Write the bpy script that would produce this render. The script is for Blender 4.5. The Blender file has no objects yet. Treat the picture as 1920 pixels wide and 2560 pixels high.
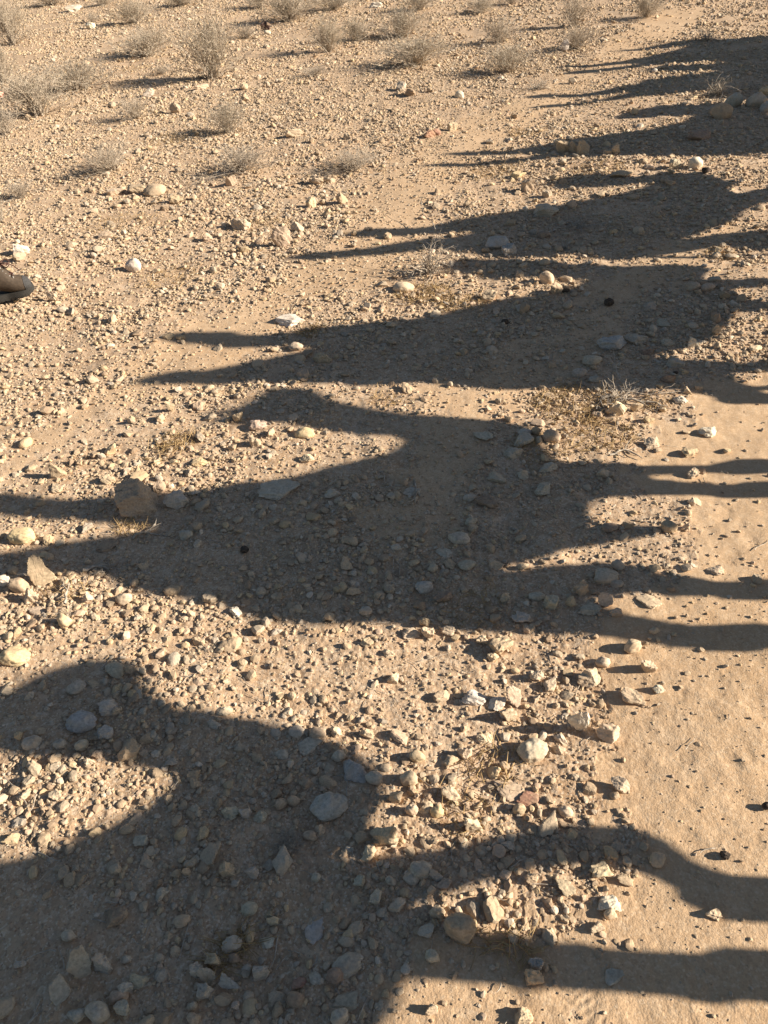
import bpy, math, random
import numpy as np
from mathutils import Matrix, Vector
rad = math.radians
SC = bpy.context.scene
COL = SC.collection

# ---------------------------------------------------------------- camera
EYE = 2.6                                   # a rider's eye height
PITCH, ROLL = rad(41), rad(5)
FPX = 1609*1920/1659.
Uv = np.array([-math.sin(ROLL)*math.cos(PITCH), math.cos(ROLL)*math.cos(PITCH), -math.sin(PITCH)])
Fv = np.array([0, 0, 1.]) - Uv*Uv[2]; Fv /= np.linalg.norm(Fv)
Yv = Fv; Xv = np.cross(Uv, Yv)
cd = bpy.data.cameras.new('camera'); cam = bpy.data.objects.new('camera', cd); COL.objects.link(cam)
M = Matrix(((Xv[0], Xv[1], -Xv[2], 0), (Yv[0], Yv[1], -Yv[2], 0), (Uv[0], Uv[1], -Uv[2], EYE), (0, 0, 0, 1)))
cam.matrix_world = M
cd.sensor_fit = 'VERTICAL'; cd.sensor_height = 24; cd.lens = FPX/2560*24
cd.clip_start = 0.05; cd.clip_end = 2000
SC.camera = cam

# ---------------------------------------------------------------- light
KSH = 2.3                                   # shadow length / height: a sun 23 degrees up
SAZ = rad(8)
sun_dir = Vector((math.cos(SAZ), -math.sin(SAZ), 1/KSH)).normalized()
w = bpy.data.worlds.new('World'); SC.world = w; w.use_nodes = True
nt = w.node_tree; sky = nt.nodes.new('ShaderNodeTexSky'); sky.sky_type = 'NISHITA'
sky.sun_disc = False; sky.sun_elevation = math.atan(1/KSH); sky.sun_rotation = rad(98); sky.dust_density = .5; sky.ozone_density = 1.2
bg = nt.nodes['Background']; bg.inputs['Strength'].default_value = 0.04
nt.links.new(sky.outputs[0], bg.inputs[0])
sd = bpy.data.lights.new('sun', 'SUN'); so = bpy.data.objects.new('sun', sd); COL.objects.link(so)
sd.energy = 5.0; sd.angle = rad(0.5); sd.color = (1.0, 0.90, 0.76)
so.rotation_euler = sun_dir.to_track_quat('Z', 'Y').to_euler()
so.location = (20, -5, 12)
vs = SC.view_settings; vs.view_transform = 'Standard'; vs.look = 'None'; vs.exposure = 1.13; vs.gamma = 1

# ---------------------------------------------------------------- noise and ground shape
def hsh(ix, iy, s):
    n = (ix.astype(np.int64)*374761393 + iy.astype(np.int64)*668265263 + s*982451653) & 0x7fffffff
    n = ((n ^ (n >> 13))*1274126177) & 0x7fffffff
    return ((n ^ (n >> 16)) & 0xffff)/65535.*2-1
def vn(x, y, s=0):
    x = np.asarray(x, float); y = np.asarray(y, float)
    ix = np.floor(x); iy = np.floor(y); fx = x-ix; fy = y-iy
    fx = fx*fx*fx*(fx*(fx*6-15)+10); fy = fy*fy*fy*(fy*(fy*6-15)+10)
    a = hsh(ix, iy, s); b = hsh(ix+1, iy, s); c = hsh(ix, iy+1, s); d = hsh(ix+1, iy+1, s)
    return (a+(b-a)*fx)*(1-fy)+(c+(d-c)*fx)*fy
def low(x, y):
    return 0.022*vn(x/1.7, y/1.7, 1) + 0.012*vn(x/.6+9, y/.6, 2) + .05*vn(x/9, y/9, 3)*np.clip((np.hypot(x, y)-8)/10, 0, 1)
def ray(x, y):
    d = np.array([x-960, -(y-1280), FPX]); return np.array([d@Xv, d@Yv, d@Uv])
def at(x, y):
    r = ray(x, y); z = 0.
    for _ in range(4):
        t = (z-EYE)/r[2]; p = r*t; z = float(low(p[0], p[1]))
    return np.array([p[0], p[1], z])
def proj(p):
    p = np.asarray(p, float)-np.array([0, 0, EYE]); q = p[..., 0:1]*Xv+p[..., 1:2]*Yv+p[..., 2:3]*Uv
    z = np.where(q[..., 2] > .05, q[..., 2], np.nan)
    return 960+FPX*q[..., 0]/z, 1280-FPX*q[..., 1]/z, z
def inpoly(P, x, y):
    ins = np.zeros(np.shape(x), bool)
    for i in range(len(P)):
        x1, y1 = P[i-1][:2]; x2, y2 = P[i][:2]
        if y1 == y2: continue
        ins ^= ((y1 > y) != (y2 > y)) & (x < (x2-x1)*(y-y1)/(y2-y1)+x1)
    return ins
ZA = [at(*p) for p in [(1990, 870), (1850, 960), (1700, 1060), (1600, 1180), (1690, 1330), (1700, 1480), (1480, 1600), (1420, 1720), (1530, 1860), (1440, 1960), (1500, 2060), (1400, 2200), (1380, 2300), (1120, 2400), (1010, 2540), (1010, 2700), (2500, 2700), (3300, 1500)]]
ZB = [at(*p) for p in [(1640, 10), (1450, 170), (1270, 260), (1060, 330), (960, 430), (880, 520), (840, 600), (720, 700), (560, 760), (380, 860), (250, 960), (0, 1150), (0, 1230), (300, 1040), (560, 900), (800, 740), (960, 700), (1040, 640), (1060, 520), (1180, 430), (1300, 320), (1500, 210), (1800, 20)]]
ZC = [at(*p) for p in [(1900, 560), (1700, 590), (1500, 700), (1420, 790), (1240, 900), (1050, 1060), (960, 1200), (850, 1350), (1000, 1400), (1120, 1240), (1230, 1120), (1260, 1060), (1450, 900), (1560, 800), (1720, 680)]]
def bare(x, y):
    "0 = stony ground, 1 = trodden bare ground"
    wx = x+.16*vn(x/.35, y/.35, 21)+.11*vn(x/.11, y/.11, 22)+.06*vn(x/.03, y/.03, 25); wy = y+.16*vn(x/.35, y/.35, 23)+.11*vn(x/.11, y/.11, 24)+.06*vn(x/.03, y/.03, 26)
    return np.where(inpoly(ZA, wx, wy), .96, np.where(inpoly(ZC, wx, wy), .78, np.where(inpoly(ZB, wx, wy), .8, 0.)))
def micro(x, y, b):
    r = np.hypot(x, y); a = 1-.4*b
    a = a*(1+.15*(1-b))*(1-.3*b); return a*(.007*vn(x/.16, y/.16, 4)*(1+.5*vn(x/.9, y/.9, 8)) + .0035*vn(x/.055, y/.055, 5)*np.clip(1.6-r/12, 0, 1) + .002*vn(x/.021, y/.021, 6)*np.clip(1.5-r/6, 0, 1)
            + .0012*vn(x/.009, y/.009, 7)*np.clip(1.4-r/3.5, 0, 1))
def hg(x, y):
    return low(x, y)+micro(x, y, 0)

# ---------------------------------------------------------------- helpers
def mesh(name, V, F, mat=None, col=None, smooth=False, mats=None):
    "V (n,3); F (m,k) array or list of such arrays"
    Fs = F if isinstance(F, list) else [F]
    me = bpy.data.meshes.new(name); V = np.asarray(V, np.float32)
    me.vertices.add(len(V)); me.vertices.foreach_set('co', V.ravel())
    li = np.concatenate([f.ravel() for f in Fs]).astype(np.int32)
    tot = np.concatenate([np.full(len(f), f.shape[1]) for f in Fs]).astype(np.int32)
    st = np.concatenate([[0], np.cumsum(tot)[:-1]]).astype(np.int32)
    me.loops.add(len(li)); me.loops.foreach_set('vertex_index', li)
    me.polygons.add(len(tot)); me.polygons.foreach_set('loop_start', st); me.polygons.foreach_set('loop_total', tot)
    me.update(calc_edges=True)
    me.polygons.foreach_set('use_smooth', np.full(len(tot), smooth))
    if col is not None:
        a = me.color_attributes.new('Col', 'FLOAT_COLOR', 'POINT')
        c = np.ones((len(V), 4), np.float32); c[:, :3] = col; a.data.foreach_set('color', c.ravel())
    if mat: me.materials.append(mat)
    return me
def obj(name, me, parent=None, loc=None):
    o = bpy.data.objects.new(name, me); COL.objects.link(o)
    if parent: o.parent = parent
    if loc is not None: o.location = loc
    return o
def tag(o, label=None, cat=None, group=None, kind=None):
    if label: o['label'] = label
    if cat: o['category'] = cat
    if group: o['group'] = group
    if kind: o['kind'] = kind
    return o
def rocks_mat(name, rough=.92, grain=90., bump=.35, contrast=.3, chip=True):
    m = bpy.data.materials.new(name); m.use_nodes = True; n = m.node_tree.nodes; l = m.node_tree.links
    b = n['Principled BSDF']; b.inputs['Roughness'].default_value = rough; b.inputs['Specular IOR Level'].default_value = .25
    ca = n.new('ShaderNodeVertexColor'); ca.layer_name = 'Col'
    tc = n.new('ShaderNodeNewGeometry')
    ns = n.new('ShaderNodeTexNoise'); ns.inputs['Scale'].default_value = grain; ns.inputs['Detail'].default_value = 5; ns.inputs['Roughness'].default_value = .65
    l.new(tc.outputs['Position'], ns.inputs['Vector'])
    r = n.new('ShaderNodeMapRange'); r.inputs[1].default_value = .3; r.inputs[2].default_value = .7; r.inputs[3].default_value = 1-contrast; r.inputs[4].default_value = 1+contrast
    l.new(ns.outputs['Fac'], r.inputs[0])
    n2 = n.new('ShaderNodeTexNoise'); n2.inputs['Scale'].default_value = grain*.25; n2.inputs['Detail'].default_value = 3
    l.new(tc.outputs['Position'], n2.inputs['Vector'])
    mx = n.new('ShaderNodeMix'); mx.data_type = 'RGBA'; mx.blend_type = 'MULTIPLY'; mx.inputs[0].default_value = 1
    l.new(ca.outputs['Color'], mx.inputs[6]); l.new(r.outputs[0], mx.inputs[7])
    # dust of the ground's colour on part of the stone
    dm = n.new('ShaderNodeMix'); dm.data_type = 'RGBA'; dm.inputs[7].default_value = (.49, .355, .23, 1)
    r2 = n.new('ShaderNodeMapRange'); r2.inputs[1].default_value = .46; r2.inputs[2].default_value = .66; r2.inputs[3].default_value = 0; r2.inputs[4].default_value = .45
    l.new(n2.outputs['Fac'], r2.inputs[0]); l.new(r2.outputs[0], dm.inputs[0]); l.new(mx.outputs[2], dm.inputs[6])
    l.new(dm.outputs[2], b.inputs['Base Color'])
    bp = n.new('ShaderNodeBump'); bp.inputs['Strength'].default_value = bump; bp.inputs['Distance'].default_value = .004
    l.new(ns.outputs['Fac'], bp.inputs['Height']); l.new(bp.outputs[0], b.inputs['Normal'])
    return m
def plain(name, col, rough=.85, var=.15, scale=60., bump=.2, col2=None):
    m = bpy.data.materials.new(name); m.use_nodes = True; n = m.node_tree.nodes; l = m.node_tree.links
    b = n['Principled BSDF']; b.inputs['Roughness'].default_value = rough; b.inputs['Specular IOR Level'].default_value = .3
    tc = n.new('ShaderNodeNewGeometry'); ns = n.new('ShaderNodeTexNoise'); ns.inputs['Scale'].default_value = scale; ns.inputs['Detail'].default_value = 4
    l.new(tc.outputs['Position'], ns.inputs['Vector'])
    cr = n.new('ShaderNodeValToRGB'); cr.color_ramp.elements[0].position = .3; cr.color_ramp.elements[1].position = .7
    c2 = col2 or tuple(c*(1+var) for c in col)
    cr.color_ramp.elements[0].color = (*[c*(1-var) for c in col], 1); cr.color_ramp.elements[1].color = (*c2, 1)
    l.new(ns.outputs['Fac'], cr.inputs[0]); l.new(cr.outputs[0], b.inputs['Base Color'])
    bp = n.new('ShaderNodeBump'); bp.inputs['Strength'].default_value = bump; bp.inputs['Distance'].default_value = .005
    l.new(ns.outputs['Fac'], bp.inputs['Height']); l.new(bp.outputs[0], b.inputs['Normal'])
    return m
M_STONE = rocks_mat('stone')
M_GRAVEL = rocks_mat('gravel', grain=140., bump=.2, contrast=.22)
M_TWIG = plain('dry_twig', (.41, .34, .26), .9, .35, 30., 0.)
M_LEAF = plain('dry_leaf', (.42, .36, .25), .9, .3, 12., 0.)
M_DEAD = plain('dead_wood', (.39, .33, .26), .9, .45, 40., .3)
M_STRAW = plain('straw', (.38, .26, .125), .9, .3, 20., 0.)
M_DUNG = plain('dung', (.075, .055, .04), .9, .6, 90., 1.)
M_HAIR = plain('camel_hair', (.36, .25, .15), .95, .2, 15., .5)
M_HOOF = plain('camel_pad', (.12, .09, .07), .9)
M_WOOL = plain('saddle_wool', (.30, .07, .05), .95, .3, 9., .5, (.10, .05, .12))
M_WOOD = plain('saddle_wood', (.22, .13, .07), .7)

# ---------------------------------------------------------------- the ground, one sheet to the horizon
def build_ground():
    r = [0.25]
    while r[-1] < 40: r.append(r[-1]+max(.0042, .0017*r[-1]**1.62))
    while r[-1] < 900: r.append(r[-1]*1.12)
    r = np.array(r)
    a = np.concatenate([np.linspace(-math.pi, rad(-78), 60)[:-1], np.linspace(rad(-78), rad(-46), 220)[:-1], np.linspace(rad(-46), rad(40), 1080), np.linspace(rad(40), rad(84), 420)[1:-1], np.linspace(rad(84), math.pi, 60)[:-1]])
    R, A = np.meshgrid(r, a, indexing='ij'); x = R*np.sin(A); y = R*np.cos(A)
    b = bare(x, y)
    z = low(x, y)+micro(x, y, b)*np.clip((60-R)/20, 0, 1)
    # hoof and boot dents on the trodden path
    rng = np.random.default_rng(5)
    near = R < 9
    for _ in range(420):
        px, py = rng.uniform(.2, 4.2), rng.uniform(.6, 4.8)
        if bare(np.array(px), np.array(py)) < .9: continue
        th = rng.uniform(0, 6.28); s = rng.uniform(.03, .075)
        sel = (np.abs(x-px) < .2) & (np.abs(y-py) < .2) & near
        u = ((x[sel]-px)*math.cos(th)+(y[sel]-py)*math.sin(th))/(s*1.4); v = (-(x[sel]-px)*math.sin(th)+(y[sel]-py)*math.cos(th))/s
        q = np.hypot(u, v)+.15*vn(u*2, v*2, 40)
        dz = -.005*np.exp(-(q/.9)**2.5)+.002*np.exp(-((q-1.15)/.35)**2)*(.5+.5*vn(x[sel]*25, y[sel]*25, 44))
        dz *= .8
        z[sel] += dz*rng.uniform(.25, .9)
    # boot prints: a long oval with cross bars
    for _ in range(60):
        px, py = rng.uniform(.2, 4.5), rng.uniform(.5, 5.5)
        if bare(np.array(px), np.array(py)) < .75: continue
        th = rng.uniform(.6, 1.5)+(3.14 if rng.random() < .5 else 0); sel = (np.abs(x-px) < .22) & (np.abs(y-py) < .22)
        u = (x[sel]-px)*math.cos(th)+(y[sel]-py)*math.sin(th); v = -(x[sel]-px)*math.sin(th)+(y[sel]-py)*math.cos(th)
        inside = np.clip(1.4-np.hypot(u/.135, v/(.045+.012*np.cos(u*20)))*1.1, 0, 1)**.5*np.clip(.5+1.2*vn(x[sel]*14, y[sel]*14, 55), 0, 1)
        bar = np.clip(np.sin(u*rng.uniform(230, 300)+np.abs(v)*rng.choice([0, 120]))*2, -1, 1)
        z[sel] += inside*(-.003+.0012*bar)*rng.uniform(.6, 1.2)
    n, m = R.shape
    V = np.stack([x, y, z], -1).reshape(-1, 3)
    i = np.arange(n-1)[:, None]*m; j = np.arange(m)[None]; jn = (j+1) % m
    F = np.stack([i+j, i+m+j, i+m+jn, i+jn], -1).reshape(-1, 4)[:, ::-1]
    V = np.vstack([V, [[0, 0, float(low(0., 0.))]]]); c = len(V)-1
    cap = np.stack([np.full(m, c), jn[0], j[0]], -1)
    colr = np.zeros((len(V), 3), np.float32); colr[:-1, 0] = b.ravel()
    me = mesh('ground', V, [F, cap], None, colr, True)
    mt = bpy.data.materials.new('sandy_gravel'); mt.use_nodes = True; nn = mt.node_tree.nodes; l = mt.node_tree.links
    bs = nn['Principled BSDF']; bs.inputs['Roughness'].default_value = .97; bs.inputs['Specular IOR Level'].default_value = .15
    g = nn.new('ShaderNodeNewGeometry')
    def noise(s, d=4, ro=.6):
        t = nn.new('ShaderNodeTexNoise'); t.inputs['Scale'].default_value = s; t.inputs['Detail'].default_value = d; t.inputs['Roughness'].default_value = ro
        l.new(g.outputs['Position'], t.inputs['Vector']); return t
    def mix(fac, a_, b_, mode='MIX'):
        x_ = nn.new('ShaderNodeMix'); x_.data_type = 'RGBA'; x_.blend_type = mode
        if isinstance(fac, float): x_.inputs[0].default_value = fac
        else: l.new(fac, x_.inputs[0])
        for k, q in ((6, a_), (7, b_)):
            if isinstance(q, tuple): x_.inputs[k].default_value = (*q, 1)
            else: l.new(q, x_.inputs[k])
        return x_.outputs[2]
    def rng_(v, a0, a1, b0, b1):
        m_ = nn.new('ShaderNodeMapRange'); l.new(v, m_.inputs[0])
        for k, q in zip((1, 2, 3, 4), (a0, a1, b0, b1)): m_.inputs[k].default_value = q
        return m_.outputs[0]
    big = noise(.9, 5); mid = noise(7, 6, .7); fine = noise(110, 8, .75)
    base = mix(rng_(big.outputs['Fac'], .38, .62, 0, 1), (.455, .315, .198), (.52, .378, .252))
    base = mix(rng_(mid.outputs['Fac'], .35, .65, 0, .7), base, (.43, .285, .17))
    base = mix(rng_(mid.outputs['Fac'], .55, .7, 0, .6), base, (.60, .47, .335))
    pat = noise(2.3, 7, .7)
    base = mix(rng_(pat.outputs['Fac'], .54, .66, 0, .55), base, (.42, .255, .13))
    base = mix(rng_(pat.outputs['Fac'], .30, .42, .5, 0), base, (.60, .48, .36))
    # grit: single grains lighter and darker than the sand
    vo = nn.new('ShaderNodeTexVoronoi'); vo.inputs['Scale'].default_value = 150; l.new(g.outputs['Position'], vo.inputs['Vector'])
    sep = nn.new('ShaderNodeSeparateColor'); l.new(vo.outputs['Color'], sep.inputs[0])
    base = mix(rng_(sep.outputs[0], .8, .84, 0, .55), base, (.68, .56, .42))
    base = mix(rng_(sep.outputs[1], .88, .92, 0, .6), base, (.26, .17, .11))
    v2 = nn.new('ShaderNodeTexVoronoi'); v2.inputs['Scale'].default_value = 46; l.new(g.outputs['Position'], v2.inputs['Vector'])
    s2 = nn.new('ShaderNodeSeparateColor'); l.new(v2.outputs['Color'], s2.inputs[0])
    base = mix(rng_(s2.outputs[0], .72, .76, 0, .3), base, (.64, .51, .37))
    base = mix(rng_(s2.outputs[1], .8, .84, 0, .35), base, (.34, .225, .14))
    vc = nn.new('ShaderNodeVertexColor'); vc.layer_name = 'Col'; sv = nn.new('ShaderNodeSeparateColor'); l.new(vc.outputs['Color'], sv.inputs[0])
    base = mix(rng_(sv.outputs[0], .1, .95, 0, .5), base, (.57, .39, .228))
    ft = rng_(fine.outputs['Fac'], .3, .7, .82, 1.16)
    base = mix(1.0, base, ft, 'MULTIPLY')
    l.new(base, bs.inputs['Base Color'])
    ad = nn.new('ShaderNodeMath'); ad.operation = 'MULTIPLY_ADD'; l.new(vo.outputs['Distance'], ad.inputs[0]); ad.inputs[1].default_value = -.5; l.new(fine.outputs['Fac'], ad.inputs[2])
    bp = nn.new('ShaderNodeBump'); bp.inputs['Strength'].default_value = .6; bp.inputs['Distance'].default_value = .003
    l.new(ad.outputs[0], bp.inputs['Height'])
    b2 = nn.new('ShaderNodeBump'); b2.inputs['Strength'].default_value = .22; b2.inputs['Distance'].default_value = .008
    l.new(mid.outputs['Fac'], b2.inputs['Height']); l.new(bp.outputs[0], b2.inputs['Normal']); l.new(b2.outputs[0], bs.inputs['Normal'])
    me.materials.append(mt)
    tag(obj('ground', me), kind='structure')
build_ground()

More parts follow.
